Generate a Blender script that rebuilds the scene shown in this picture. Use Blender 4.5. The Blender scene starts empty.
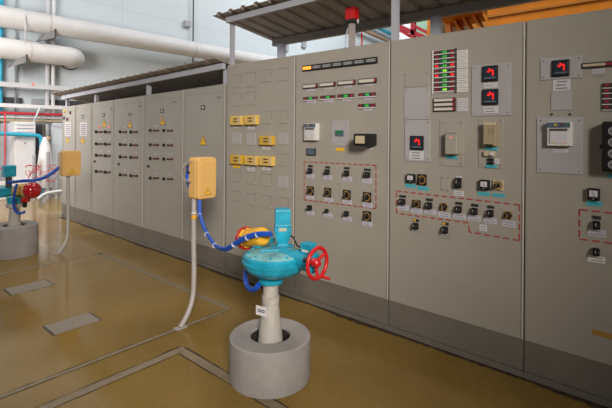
import bpy, bmesh, math, random
from mathutils import Vector, Matrix
random.seed(7)
SC = bpy.context.scene
COL = SC.collection
PI = math.pi

# ------------------------------------------------------------------ camera frame
F_ = 434.021; YAW = .8558; PIT = .0013; ROL = .0075; CY = -72.888
X0 = 3.0761                                   # plane of the cabinet fronts
sy, cy = math.sin(YAW), math.cos(YAW); sp, cp = math.sin(PIT), math.cos(PIT)
FW = Vector((sy*cp, cy*cp, sp)); R0 = Vector((cy, -sy, 0)); U0 = R0.cross(FW)
RT = R0*math.cos(ROL) + U0*math.sin(ROL); UP = -R0*math.sin(ROL) + U0*math.cos(ROL)
EYE = Vector((0, 0, 1.6))
def ray(px, py): return FW + (px-306)/F_*RT - (py-204-CY)/F_*UP
def atx(px, py, X=X0): d = ray(px, py); return EYE + d*(X/d.x)
def aty(px, py, Y): d = ray(px, py); return EYE + d*(Y/d.y)
def atz(px, py, Z=0.0): d = ray(px, py); return EYE + d*((Z-1.6)/d.z)
def atd(px, py, t): return EYE + ray(px, py)*t

cam = bpy.data.cameras.new('camera'); cam.sensor_width = 36; cam.lens = F_*36/612
cam.shift_y = CY/612; cam.clip_start = .05; cam.clip_end = 200
co = bpy.data.objects.new('camera', cam); COL.objects.link(co)
M = Matrix((RT, UP, -FW)).transposed().to_4x4(); M.translation = EYE
co.matrix_world = M
SC.camera = co

# ------------------------------------------------------------------ materials
MATS = {}
def mat(name, col, rough=.5, metal=0, var=0, scale=6, bump=0, emit=0, coat=0, spec=.5, detail=4, bscale=None):
    m = bpy.data.materials.new(name); m.use_nodes = True
    nt = m.node_tree; b = nt.nodes['Principled BSDF']
    c = (*col, 1)
    b.inputs['Base Color'].default_value = c
    b.inputs['Roughness'].default_value = rough; b.inputs['Metallic'].default_value = metal
    b.inputs['Coat Weight'].default_value = coat; b.inputs['Coat Roughness'].default_value = .12
    b.inputs['Specular IOR Level'].default_value = spec
    if emit:
        b.inputs['Emission Color'].default_value = c; b.inputs['Emission Strength'].default_value = emit
    if var or bump:
        tc = nt.nodes.new('ShaderNodeTexCoord')
        n = nt.nodes.new('ShaderNodeTexNoise'); n.inputs['Scale'].default_value = scale; n.inputs['Detail'].default_value = detail
        nt.links.new(tc.outputs['Object'], n.inputs['Vector'])
        if var:
            r = nt.nodes.new('ShaderNodeValToRGB')
            r.color_ramp.elements[0].position = .3; r.color_ramp.elements[1].position = .72
            r.color_ramp.elements[0].color = (*[max(0, v*(1-var)) for v in col], 1)
            r.color_ramp.elements[1].color = (*[min(1, v*(1+var)) for v in col], 1)
            nt.links.new(n.outputs['Fac'], r.inputs['Fac']); nt.links.new(r.outputs['Color'], b.inputs['Base Color'])
        if bump:
            n2 = n
            if bscale:
                n2 = nt.nodes.new('ShaderNodeTexNoise'); n2.inputs['Scale'].default_value = bscale
                nt.links.new(tc.outputs['Object'], n2.inputs['Vector'])
            bp = nt.nodes.new('ShaderNodeBump'); bp.inputs['Strength'].default_value = bump; bp.inputs['Distance'].default_value = .01
            nt.links.new(n2.outputs['Fac'], bp.inputs['Height']); nt.links.new(bp.outputs['Normal'], b.inputs['Normal'])
    MATS[name] = m
    return m

mat('paint', (.345, .312, .268), .42, var=.035, scale=3)
mat('paint_low', (.335, .312, .280), .42, var=.035, scale=3)
mat('kick', (.165, .145, .122), .5, var=.08, scale=5)
mat('plate', (.385, .36, .36), .45, var=.03)
mat('plate_beige', (.34, .305, .26), .45)
mat('trim_mid', (.235, .21, .18), .5)
mat('trim_light', (.50, .46, .41), .4)
mat('trim_dark', (.06, .05, .045), .5)
mat('black', (.010, .010, .011), .5, spec=.3)
mat('black_soft', (.03, .028, .028), .5)
mat('white', (.66, .63, .60), .5)
mat('paper', (.56, .53, .55), .7)
mat('lilac', (.50, .46, .53), .7)
mat('textline', (.16, .15, .18), .7)
mat('cyan', (.06, .42, .50), .6)
mat('gold', (.42, .24, .07), .35, metal=.4)
mat('beige', (.52, .42, .28), .5)
mat('scale_pale', (.60, .53, .46), .5)
mat('khaki', (.34, .27, .16), .5)
mat('relay_yellow', (.72, .47, .10), .45, var=.08, scale=30)
mat('relay_gold', (.62, .36, .03), .4)
mat('tag_yellow', (.80, .45, .02), .5)
mat('red', (.58, .012, .014), .35)
mat('red_gloss', (.42, .008, .012), .18, coat=.5)
mat('dash_red', (.36, .05, .045), .6)
mat('dash_grey', (.42, .38, .36), .6)
mat('display', (.02, .03, .045), .25)
mat('display_blue', (.09, .12, .17), .3)
mat('lcd_green', (.02, .16, .06), .3)
mat('led_red', (.9, .02, .02), .4, emit=.4)
mat('led_dim', (.28, .02, .03), .4)
mat('led_green', (.05, .50, .06), .4, emit=.22)
mat('led_lime', (.35, .85, .05), .4, emit=.45)
mat('led_off', (.05, .055, .06), .4)
mat('lamp_orange', (1, .33, .04), .4, emit=1.2)
mat('lamp_red', (.09, .018, .018), .4)
mat('lamp_maroon', (.26, .06, .05), .4)
mat('lamp_pink', (.85, .22, .20), .4, emit=.25)
mat('lamp_amber', (.55, .38, .08), .4)
mat('window_grey', (.15, .145, .14), .35)
mat('teal', (.012, .31, .45), .38, var=.22, scale=14, bump=.12)
mat('teal_worn', (.16, .40, .42), .55, var=.35, scale=18, bump=.15)
mat('teal_pipe', (.03, .38, .55), .4, var=.1)
mat('teal_dark', (.02, .16, .19), .5)
mat('motor_yellow', (.78, .40, .03), .4, var=.08, scale=20)
mat('box_yellow', (.70, .41, .13), .42, var=.03)
mat('blue', (.007, .07, .42), .42, var=.12, scale=60)
mat('concrete', (.33, .30, .285), .8, var=.10, scale=9, bump=.15, bscale=40)
mat('stem', (.46, .42, .38), .65, var=.16, scale=14, bump=.2)
mat('post', (.40, .36, .34), .45, var=.08)
mat('steel_white', (.60, .60, .62), .45, var=.05)
mat('steel_bluish', (.55, .58, .68), .4)
mat('roof', (.42, .38, .355), .55, var=.15, scale=4)
mat('beam_grey', (.42, .42, .47), .45)
mat('beam_dark', (.36, .33, .32), .5)
mat('pipe', (.66, .645, .64), .5, var=.06, scale=3)
mat('pipe_rust', (.56, .48, .43), .7, var=.3, scale=10)
mat('bracket', (.26, .25, .25), .5)
mat('panel_white', (.74, .72, .72), .5, var=.03)
mat('panel_blue', (.62, .67, .70), .5)
mat('grey_mid', (.36, .36, .38), .5, var=.1)
mat('dark', (.05, .05, .055), .6)
mat('crane', (.74, .24, .006), .4, var=.12, scale=3)
mat('crane_dark', (.50, .19, .01), .5)
mat('pipe_red', (.55, .03, .05), .5)
mat('rust', (.42, .27, .17), .7)
mat('green', (.22, .36, .25), .6)
mat('cover', (.26, .215, .165), .45, var=.08, scale=12)
mat('channel', (.24, .185, .115), .55, var=.18, scale=20)
mat('pit_shade', (.02, .017, .015), .9)
mat('soil', (.055, .032, .012), .85, var=.5, scale=22, bump=.4)
mat('machine_brown', (.13, .07, .025), .6, var=.5, scale=2)
mat('tape', (.35, .20, .035), .6)

# floor: ochre polished screed, worn and slightly mottled
m = bpy.data.materials.new('floor'); m.use_nodes = True; MATS['floor'] = m
nt = m.node_tree; b = nt.nodes['Principled BSDF']
tc = nt.nodes.new('ShaderNodeTexCoord')
n1 = nt.nodes.new('ShaderNodeTexNoise'); n1.inputs['Scale'].default_value = 1.1; n1.inputs['Detail'].default_value = 8
n2 = nt.nodes.new('ShaderNodeTexNoise'); n2.inputs['Scale'].default_value = 45; n2.inputs['Detail'].default_value = 6
mx = nt.nodes.new('ShaderNodeMix'); mx.data_type = 'FLOAT'; mx.inputs[0].default_value = .35
r = nt.nodes.new('ShaderNodeValToRGB')
r.color_ramp.elements[0].position = .36; r.color_ramp.elements[0].color = (.200, .118, .024, 1)
r.color_ramp.elements[1].position = .66; r.color_ramp.elements[1].color = (.290, .180, .048, 1)
for n in (n1, n2): nt.links.new(tc.outputs['Object'], n.inputs['Vector'])
nt.links.new(n1.outputs['Fac'], mx.inputs[2]); nt.links.new(n2.outputs['Fac'], mx.inputs[3])
nt.links.new(mx.outputs[0], r.inputs['Fac']); nt.links.new(r.outputs['Color'], b.inputs['Base Color'])
rr = nt.nodes.new('ShaderNodeMapRange'); rr.inputs[3].default_value = .07; rr.inputs[4].default_value = .17
nt.links.new(n1.outputs['Fac'], rr.inputs[0]); nt.links.new(rr.outputs[0], b.inputs['Roughness'])
b.inputs['Specular IOR Level'].default_value = .28
bp = nt.nodes.new('ShaderNodeBump'); bp.inputs['Strength'].default_value = .03; bp.inputs['Distance'].default_value = .004
nt.links.new(n2.outputs['Fac'], bp.inputs['Height']); nt.links.new(bp.outputs['Normal'], b.inputs['Normal'])

# end wall: pale blue-grey sheet panels with faint joints
m = bpy.data.materials.new('wall'); m.use_nodes = True; MATS['wall'] = m
nt = m.node_tree; b = nt.nodes['Principled BSDF']
tc = nt.nodes.new('ShaderNodeTexCoord'); mp = nt.nodes.new('ShaderNodeMapping')
mp.inputs['Rotation'].default_value = (PI/2, 0, 0)
br = nt.nodes.new('ShaderNodeTexBrick'); br.inputs['Scale'].default_value = 1
br.offset = 0
br.inputs['Brick Width'].default_value = 3.0; br.inputs['Row Height'].default_value = 2.6; br.inputs['Mortar Size'].default_value = .008
br.inputs['Color1'].default_value = (.60, .66, .69, 1); br.inputs['Color2'].default_value = (.62, .67, .70, 1); br.inputs['Mortar'].default_value = (.50, .55, .58, 1)
nt.links.new(tc.outputs['Object'], mp.inputs['Vector']); nt.links.new(mp.outputs['Vector'], br.inputs['Vector'])
nt.links.new(br.outputs['Color'], b.inputs['Base Color']); b.inputs['Roughness'].default_value = .55

# ------------------------------------------------------------------ mesh helper
class MB:
    def __init__(s): s.v = []; s.f = []; s.m = []; s.sm = []; s.mats = []
    def mi(s, name):
        if name not in s.mats: s.mats.append(name)
        return s.mats.index(name)
    def face(s, idx, mi, smooth=False): s.f.append(idx); s.m.append(mi); s.sm.append(smooth)
    def hexa(s, p, m):
        b = len(s.v); s.v += [Vector(q) for q in p]; k = s.mi(m)
        for q in ((3, 2, 1, 0), (4, 5, 6, 7), (0, 1, 5, 4), (1, 2, 6, 5), (2, 3, 7, 6), (3, 0, 4, 7)):
            s.face([b+i for i in q], k)
        return s
    def box(s, lo, hi, m, bev=0):
        (a, c, e), (d, f, g) = [min(x, y) for x, y in zip(lo, hi)], [max(x, y) for x, y in zip(lo, hi)]
        if bev <= 0:
            return s.hexa([(a, c, e), (d, c, e), (d, f, e), (a, f, e), (a, c, g), (d, c, g), (d, f, g), (a, f, g)], m)
        bm = bmesh.new(); bmesh.ops.create_cube(bm, size=1)
        for v in bm.verts: v.co = Vector(((a+d)/2+v.co.x*(d-a), (c+f)/2+v.co.y*(f-c), (e+g)/2+v.co.z*(g-e)))
        bev = min(bev, .45*min(d-a, f-c, g-e))
        bmesh.ops.bevel(bm, geom=bm.edges[:], offset=bev, segments=2, profile=.5, affect='EDGES')
        return s.bm(bm, m)
    def bm(s, bm, m, smooth=False):
        b = len(s.v); bm.verts.index_update(); s.v += [v.co.copy() for v in bm.verts]; k = s.mi(m)
        for f in bm.faces: s.face([b+v.index for v in f.verts], k, smooth)
        bm.free(); return s
    def obox(s, c, ax, ay, az, m, bev=0):
        """box centred at c with half-axis vectors"""
        c, ax, ay, az = map(Vector, (c, ax, ay, az))
        if bev:
            bm = bmesh.new(); bmesh.ops.create_cube(bm, size=2)
            lx, ly, lz = ax.length, ay.length, az.length
            for v in bm.verts: v.co = Vector((v.co.x*lx, v.co.y*ly, v.co.z*lz))
            bmesh.ops.bevel(bm, geom=bm.edges[:], offset=min(bev, .9*min(lx, ly, lz)), segments=2, profile=.5, affect='EDGES')
            X, Y, Z = ax.normalized(), ay.normalized(), az.normalized()
            for v in bm.verts: v.co = c + X*v.co.x + Y*v.co.y + Z*v.co.z
            return s.bm(bm, m)
        return s.hexa([c-ax-ay-az, c+ax-ay-az, c+ax+ay-az, c-ax+ay-az, c-ax-ay+az, c+ax-ay+az, c+ax+ay+az, c-ax+ay+az], m)
    def lathe(s, o, axis, prof, m, n=32, caps=True):
        """prof: list of (radius, distance along axis)"""
        o = Vector(o); a = Vector(axis).normalized()
        x = a.orthogonal().normalized(); y = a.cross(x); k = s.mi(m); b = len(s.v)
        for r, h in prof:
            for i in range(n):
                t = 2*PI*i/n; s.v.append(o + a*h + (x*math.cos(t) + y*math.sin(t))*r)
        for j in range(len(prof)-1):
            for i in range(n):
                i2 = (i+1) % n
                s.face([b+j*n+i, b+j*n+i2, b+(j+1)*n+i2, b+(j+1)*n+i], k, True)
        if caps:
            s.face([b+i for i in reversed(range(n))], k); e = b+(len(prof)-1)*n
            s.face([e+i for i in range(n)], k)
        return s
    def cyl(s, p, q, r, m, n=20, r2=None):
        p, q = Vector(p), Vector(q); L = (q-p).length
        return s.lathe(p, q-p, [(r, 0), (r if r2 is None else r2, L)], m, n)
    def tube(s, pts, r, m, n=12, closed=False, sub=6, ridge=0):
        """smooth tube through pts (Catmull-Rom)"""
        P = [Vector(p) for p in pts]; Q = []
        N = len(P)
        if sub > 1:
            for i in range(N if closed else N-1):
                if closed: a, b_, c, d = P[i-1], P[i], P[(i+1) % N], P[(i+2) % N]
                else: a, b_, c, d = P[max(i-1, 0)], P[i], P[i+1], P[min(i+2, N-1)]
                for j in range(sub):
                    t = j/sub
                    Q.append(.5*((2*b_)+(c-a)*t+(2*a-5*b_+4*c-d)*t*t+(3*b_-a-3*c+d)*t**3))
            if not closed: Q.append(P[-1])
        else: Q = P
        k = s.mi(m); base = len(s.v); L = len(Q); nrm = None
        for i, p in enumerate(Q):
            t = (Q[(i+1) % L]-Q[i-1]) if closed else (Q[min(i+1, L-1)]-Q[max(i-1, 0)])
            t.normalize()
            if nrm is None: nrm = t.orthogonal().normalized()
            nrm = (nrm - t*nrm.dot(t)).normalized(); bn = t.cross(nrm)
            rr_ = r*(1-ridge*(i % 2))
            for j in range(n):
                a = 2*PI*j/n; s.v.append(p + (nrm*math.cos(a)+bn*math.sin(a))*rr_)
        for i in range(L if closed else L-1):
            i2 = (i+1) % L
            for j in range(n):
                j2 = (j+1) % n
                s.face([base+i*n+j, base+i*n+j2, base+i2*n+j2, base+i2*n+j], k, True)
        if not closed:
            s.face([base+j for j in reversed(range(n))], k); e = base+(L-1)*n; s.face([e+j for j in range(n)], k)
        return s
    def prism(s, poly, d, m):
        """extrude polygon (list of 3D points) by vector d"""
        d = Vector(d); n = len(poly); b = len(s.v); k = s.mi(m)
        s.v += [Vector(p) for p in poly] + [Vector(p)+d for p in poly]
        s.face([b+i for i in reversed(range(n))], k); s.face([b+n+i for i in range(n)], k)
        for i in range(n):
            j = (i+1) % n; s.face([b+i, b+j, b+n+j, b+n+i], k)
        return s
    def build(s, name, parent=None, label=None, kind=None, smooth_angle=True):
        me = bpy.data.meshes.new(name)
        top = parent
        while top is not None and top.parent is not None: top = top.parent
        if top is not None: o0 = top.location.copy()
        else:
            lo = [min(v[i] for v in s.v) for i in range(3)]; hi = [max(v[i] for v in s.v) for i in range(3)]
            o0 = Vector(((lo[0]+hi[0])/2, (lo[1]+hi[1])/2, lo[2]))
        me.from_pydata([tuple(v-o0) for v in s.v], [], s.f)
        for n_ in s.mats: me.materials.append(MATS[n_])
        me.polygons.foreach_set('material_index', s.m)
        me.polygons.foreach_set('use_smooth', s.sm)
        bm_ = bmesh.new(); bm_.from_mesh(me); bmesh.ops.recalc_face_normals(bm_, faces=bm_.faces[:])
        for e in bm_.edges:
            if len(e.link_faces) == 2 and e.calc_face_angle(0) > .6: e.smooth = False
        bm_.to_mesh(me); bm_.free()
        o = bpy.data.objects.new(name, me); COL.objects.link(o)
        if parent is not None: o.parent = parent
        else: o.location = o0
        if label: o['label'] = label
        if kind: o['kind'] = kind
        return o

def thing(name, label, cat, loc, group=None):
    o = bpy.data.objects.new(name, None); COL.objects.link(o); o.location = loc; o.empty_display_size = .1
    o['label'] = label; o['category'] = cat
    if group: o['group'] = group
    return o
def tag(o, label, cat, group=None):
    o['label'] = label; o['category'] = cat
    if group: o['group'] = group
    return o
def struct(o): o['kind'] = 'structure'; return o

# ------------------------------------------------------------------ the room
WY = 12.6; WX = 24.0
struct(MB().box((-6, -6, -.2), (WX+.3, WY+.3, 0), 'floor').build('floor'))
struct(MB().box((-6, WY, 0), (WX+.3, WY+.3, 10), 'wall').build('wall_back'))
struct(MB().box((WX, -6, 0), (WX+.3, WY, 10), 'wall').build('wall_right'))
struct(MB().box((-6, -6, 10), (WX+.3, WY+.3, 10.2), 'wall').build('ceiling'))
struct(MB().box((-6, -6.3, 0), (WX+.3, -6, 10), 'grey_mid').build('wall_front'))

struct(MB().box((-6.3, -6, 0), (-6, 5.5, 10), 'grey_mid').build('wall_left'))  # unseen wall, stopped short so light enters only towards the far end
struct(MB().box((-6.3, 5.5, 0), (-6, WY, 2.2), 'grey_mid').build('trim_9'))

# floor channels: flush strips with dark cracked edges
def strip(p, q, w, name, dark=True):
    p, q = Vector((*p, 0)), Vector((*q, 0)); d = (q-p).normalized(); s = Vector((-d.y, d.x, 0))
    b_ = MB()
    b_.obox((p+q)/2+Vector((0, 0, .0015)), (q-p)/2, s*w/2, (0, 0, .0015), 'channel')
    if dark:
        L = (q-p).length; n = int(L/.06)
        for side in (-1, 1):
            pts = []
            for i in range(n+1):
                c = p + d*(L*i/n) + s*side*w/2
                pts.append((c, .004+.013*random.random()*(1 if side > 0 else .6)))
            for i in range(n):
                (c0, w0), (c1, w1) = pts[i], pts[i+1]
                z = Vector((0, 0, .0012))
                k = b_.mi('soil'); bb = len(b_.v)
                b_.v += [c0+z-s*side*.001, c1+z-s*side*.001, c1+z+s*side*w1, c0+z+s*side*w0]
                b_.face([bb, bb+1, bb+2, bb+3], k)
    return struct(b_.build(name))
strip((-.6, 5.69), (2.53, 5.69), .04, 'trim_1', False)
strip((2.51, 5.715), (2.51, 3.09), .06, 'trim_2', False)
strip((-.9, 3.07), (2.50, 3.07), .032, 'trim_3')
strip((-.2, 2.76), (1.83, 2.76), .065, 'trim_4')
strip((1.80, 2.73), (1.80, .9), .065, 'trim_5')
def soil_patch(c, rx, ry, name):
    b_ = MB(); n = 26; k = b_.mi('soil'); o_ = len(b_.v)
    for i in range(n):
        t = 2*PI*i/n; q = .65+.45*random.random()
        b_.v.append(Vector((c[0]+rx*q*math.cos(t), c[1]+ry*q*math.sin(t), .0009)))
    b_.face([o_+i for i in range(n)], k)
    return struct(b_.build(name))
soil_patch((1.72, 2.803), .13, .016, 'trim_6')
soil_patch((1.842, 2.60), .012, .20, 'trim_7')
# soiled joint along the foot of the cabinets
b_ = MB(); k = b_.mi('soil'); n = 420
prev = None
for i in range(n+1):
    y = -.3 + (8.62+.3)*i/n; w = .022+.02*random.random()+.018*math.sin(y*5.3)*math.sin(y*1.7+1)
    if prev:
        o_ = len(b_.v)
        b_.v += [Vector((X0+.02, prev[0], .001)), Vector((X0+.02, y, .001)), Vector((X0-w, y, .001)), Vector((X0-prev[1], prev[0], .001))]
        b_.face([o_, o_+1, o_+2, o_+3], k)
    prev = (y, w)
struct(b_.build('trim_8'))
# steel covers let into the floor
for (x0, y0, x1, y1), lab in (((1.300, 4.880, 1.690, 5.115), 'steel floor cover plate nearer the far concrete collar'),
                              ((1.270, 3.685, 1.640, 3.915), 'steel floor cover plate just behind the dark floor channel')):
    t = thing('floor_cover', lab, 'floor cover', ((x0+x1)/2, (y0+y1)/2, 0), 'floor cover plates')
    MB().box((x0+.012, y0, .0004), (x1-.012, y1, .005), 'cover').build('plate', t)
    MB().box((x0-.004, y0, .0004), (x0+.010, y1, .004), 'trim_dark').build('slot', t, 'dark lifting slot')
    MB().box((x1-.010, y0, .0004), (x1+.004, y1, .004), 'trim_dark').build('slot', t, 'dark lifting slot')
    MB().lathe(((x0+x1)/2, (y0+y1)/2, .005), (0, 0, 1), [(.008, 0), (.006, .001)], 'trim_dark', 10).build('screw', t)

# ------------------------------------------------------------------ cabinets
DEP = .87
def zlow(y): return 2.134 - .0245*(y-3.85)
def body(t, y0, y1, z0, z1, paint, top=None):
    """y0<y1; z0, z1 heights at y0 and y1"""
    g = .0035; a, c = y0+g, y1-g; B = .255; P = .052
    b_ = MB()
    def seg(zl0, zl1, zh0, zh1, m, x0=X0):
        b_.hexa([(x0, a, zl0), (X0+DEP, a, zl0), (X0+DEP, c, zl1), (x0, c, zl1), (x0, a, zh0), (X0+DEP, a, zh0), (X0+DEP, c, zh1), (x0, c, zh1)], m)
    seg(P, P, B, B, 'kick'); seg(B, B, z0-.012, z1-.012, paint)
    # narrow chamfer at the top edge
    b_.hexa([(X0, a, z0-.012), (X0+DEP, a, z0-.012), (X0+DEP, c, z1-.012), (X0, c, z1-.012),
             (X0+.012, a+.004, z0), (X0+DEP, a+.004, z0), (X0+DEP, c-.004, z1), (X0+.012, c-.004, z1)], paint)
    b_.build('body', t)
    p = MB(); p.box((X0-.006, y0+.001, .008), (X0+DEP, y1-.001, P-.004), 'kick'); p.build('plinth', t)
    e = MB()   # thin folded edge beside the joint
    e.box((X0-.007, a, B), (X0+.01, a+.011, z0-.014), 'trim_light', .002)
    e.box((X0-.002, c-.006, B), (X0+.01, c, z1-.014), 'trim_mid')
    e.build('edge_trim', t)

SEAM = [3.842, 2.809, 1.778, .776, -.25]
LABS = ['tall grey control cabinet with yellow relay modules, beside the lower cabinets',
        'tall grey control cabinet with the strip of alarm windows and the protruding black meter',
        'tall grey control cabinet with nine stacked bar indicators and a stepped dashed red outline',
        'tall grey control cabinet cut off by the photo edge, with a black dial block']
CAB = []
for i in range(4):
    y1, y0 = SEAM[i], SEAM[i+1]
    t = thing('control_cabinet', LABS[i], 'cabinet', (X0, (y0+y1)/2, 0), 'tall control cabinets')
    body(t, y0, y1, 2.336, 2.336, 'paint'); CAB.append(t)
CA, CB, CC, CD = CAB

class Rc:
    """rectangle on the cabinet front seen between two points of the photo"""
    def __init__(s, x0, y0, x1, y1, t=0.0):
        X = X0-t; xm, ym = (x0+x1)/2, (y0+y1)/2
        s.yh = atx(x0, ym, X).y; s.yl = atx(x1, ym, X).y; s.zh = atx(xm, y0, X).z; s.zl = atx(xm, y1, X).z
        s.yc = (s.yh+s.yl)/2; s.zc = (s.zh+s.zl)/2; s.w = s.yh-s.yl; s.h = s.zh-s.zl
def slab(name, r_, d, m, par, base=0.0, bev=0, label=None, mb=None, fin=True):
    b_ = mb or MB()
    b_.box((X0-base-d, r_.yl, r_.zl), (X0-base+.001, r_.yh, r_.zh), m, bev)
    return b_.build(name, par, label) if fin else b_
def sub(b_, r_, u0, v0, u1, v1, d, m, base=0.0, bev=0):
    """box on a fraction (0..1 from left/bottom) of rectangle r_"""
    b_.box((X0-base-d, r_.yh-r_.w*u0, r_.zl+r_.h*v0), (X0-base+.0008, r_.yh-r_.w*u1, r_.zl+r_.h*v1), m, bev); return b_
def nameplate(par, x0, y0, x1, y1, m='lilac', lines=2, base=0.0):
    r_ = Rc(x0, y0, x1, y1); b_ = slab('', r_, .003+base, m, par, fin=False)
    if m != 'tag_yellow':
        for i in range(lines):
            v = (i+.7)/(lines+.4); a = .1+.12*random.random()
            sub(b_, r_, a, v-.05, .9-.2*random.random(), v+.05, .0006, 'textline' if m != 'cyan' else 'teal_dark', .003+base)
    return b_.build('name_plate', par)
def cover_plate(par, x0, y0, x1, y1, m='paint', d=.004, screws=True):
    r_ = Rc(x0, y0, x1, y1); b_ = slab('', r_, d, m, par, bev=.0015, fin=False)
    if screws:
        s = min(.02, .12*min(r_.w, r_.h))
        for yy in (r_.yl+s, r_.yh-s):
            for zz in (r_.zl+s, r_.zh-s): b_.cyl((X0-d, yy, zz), (X0-d-.002, yy, zz), .004, 'trim_dark', 8)
    return b_.build('cover_plate', par)
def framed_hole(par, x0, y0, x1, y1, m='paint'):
    """blank square cover with its shadow line added as darker strips along the top and right"""
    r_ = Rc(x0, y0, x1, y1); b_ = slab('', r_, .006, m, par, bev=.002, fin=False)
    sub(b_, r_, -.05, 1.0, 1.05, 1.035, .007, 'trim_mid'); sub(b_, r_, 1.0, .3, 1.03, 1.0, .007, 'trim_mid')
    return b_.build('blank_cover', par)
def push_switch(par, x0, y0, x1, y1, plate=True):
    """black legend plate above a black paddle switch"""
    r_ = Rc(x0, y0, x1, y1); b_ = MB()
    s0 = .62 if plate else 1.0
    sub(b_, r_, .08, 0, .92, s0, .028, 'black', 0, .003)
    o = None
    if plate: sub(b_, r_, 0, .76, 1, 1, .010, 'black_soft', 0, .002)
    o = b_.build('selector_switch', par)
    k_ = MB(); c = (X0-.028, r_.yc, r_.zl+r_.h*s0*.5)
    k_.lathe(c, (-1, 0, 0), [(r_.w*.34, 0), (r_.w*.32, .010)], 'black_soft', 18)
    k_.box((X0-.052, r_.yc-r_.w*.1, c[2]-r_.h*s0*.36), (X0-.037, r_.yc+r_.w*.1, c[2]+r_.h*s0*.36), 'black', .002)
    k_.box((X0-.0526, r_.yc-.0015, c[2]), (X0-.0518, r_.yc+.0015, c[2]+r_.h*s0*.33), 'white')
    k_.build('knob', o); return o
def rotary(par, x0, y0, x1, y1, plate='black'):
    r_ = Rc(x0, y0, x1, y1); b_ = slab('', r_, .012, plate, par, bev=.003, fin=False)
    o = b_.build('rotary_switch', par, 'rotary switch with a gold scale ring')
    R_ = min(r_.w, r_.h)*.47; s_ = MB(); n = 24; k = s_.mi('gold'); base = len(s_.v)
    for i in range(n+1):
        a = PI*(-.35+1.55*i/n)
        for rad in (R_*.70, R_):
            for dx in (.0125, .014): s_.v.append(Vector((X0-dx, r_.yc-rad*math.sin(a), r_.zc+rad*math.cos(a))))
    for i in range(n):
        p = base+4*i; q = p+4
        for f in ((p+1, p+3, q+3, q+1), (p, p+1, q+1, q), (p+2, q+2, q+3, p+3)): s_.face(list(f), k)
    s_.build('scale_ring', o)
    k_ = MB(); k_.lathe((X0-.012, r_.yc, r_.zc), (-1, 0, 0), [(R_*.55, 0), (R_*.5, .018)], 'black', 20)
    k_.obox((X0-.038, r_.yc, r_.zc), (.009, 0, 0), (0, R_*.13, R_*.05), (0, -R_*.25, R_*.62), 'black_soft')
    k_.obox((X0-.0475, r_.yc-R_*.06, r_.zc+R_*.2), (.0006, 0, 0), (0, .0015, .0006), (0, -R_*.12, R_*.3), 'gold')
    k_.build('knob', o); return o
def round_rotary(par, x0, y0, x1, y1):
    r_ = Rc(x0, y0, x1, y1); R_ = min(r_.w, r_.h)*.5; b_ = MB()
    b_.lathe((X0, r_.yc, r_.zc), (-1, 0, 0), [(R_*.8, 0), (R_*.75, .012)], 'black', 24)
    o = b_.build('rotary_switch', par, 'round rotary switch with gold corner marks')
    g = MB()
    for a in (PI/4, 3*PI/4, 5*PI/4, 7*PI/4):
        u = Vector((0, math.cos(a), math.sin(a))); w = Vector((0, -math.sin(a), math.cos(a))); c = Vector((X0-.004, r_.yc, r_.zc))
        g.obox(c+u*R_*.86, (.006, 0, 0), u*R_*.18, w*R_*.30, 'gold', .001)
    g.build('scale_ring', o)
    k_ = MB(); k_.lathe((X0-.012, r_.yc, r_.zc), (-1, 0, 0), [(R_*.5, 0), (R_*.42, .02)], 'black_soft', 18)
    k_.obox((X0-.034, r_.yc, r_.zc), (.006, 0, 0), (0, R_*.10, 0), (0, 0, R_*.5), 'gold', .001); k_.build('knob', o); return o
def needle_meter(par, x0, y0, x1, y1, d=.035):
    r_ = Rc(x0, y0, x1, y1, d); b_ = slab('', r_, d, 'black', par, bev=.006, fin=False); o = b_.build('analog_meter', par)
    f = MB(); sub(f, r_, .16, .32, .84, .84, .002, 'paper', d, .001)
    f.obox((X0-d-.0025, r_.yc, r_.zl+r_.h*.55), (.0005, 0, 0), (0, .0012, 0), (0, r_.w*.12, r_.h*.2), 'trim_dark'); f.build('dial', o)
    g = MB(); g.cyl((X0-d, r_.yc, r_.zl+r_.h*.17), (X0-d-.003, r_.yc, r_.zl+r_.h*.17), .004, 'grey_mid', 10); g.build('zero_screw', o); return o
def digital_meter(par, x0, y0, x1, y1, digits='77'):
    d = .02; r_ = Rc(x0, y0, x1, y1, d); b_ = slab('', r_, d, 'black', par, bev=.004, fin=False); o = b_.build('digital_meter', par)
    f = MB(); sub(f, r_, .1, .12, .92, .9, .002, 'display', d, .001); sub(f, r_, .14, .16, .88, .26, .0006, 'display_blue', d+.002); f.build('display_window', o)
    g = MB()
    def S(u0, v0, u1, v1): sub(g, r_, u0, v0, u1, v1, .0008, 'led_red', d+.0022)
    S(.34, .56, .50, .70); S(.48, .62, .76, .74); S(.65, .34, .76, .64); S(.44, .74, .56, .82)
    g.build('digits', o); return o
def recorder(par, x0, y0, x1, y1, d, tilt=False):
    r_ = Rc(x0, y0, x1, y1, d); b_ = slab('', r_, d, 'white', par, bev=.004, fin=False); o = b_.build('chart_recorder', par, 'white paper chart recorder with a dark top bar')
    h = MB(); sub(h, r_, .0, .76, .94, .98, .006, 'display_blue', d, .002)
    for q, mm in ((.3, 'relay_gold'), (.56, 'lamp_red'), (.82, 'lcd_green')): sub(h, r_, q, .84, q+.12, .92, .001, mm, d+.006)
    h.build('top_bar', o)
    w = MB(); sub(w, r_, .12, .10, .84, .70, .003, 'paper', d, .001); sub(w, r_, .12, .62, .84, .72, .004, 'trim_dark', d); sub(w, r_, .10, .1, .13, .7, .004, 'textline', d)
    for q, mm in ((.2, 'tag_yellow'), (.5, 'paper'), (.7, 'lamp_pink')): sub(w, r_, q, .12, q+.1, .16, .0008, mm, d+.003)
    w.build('chart_window', o); return o
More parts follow.
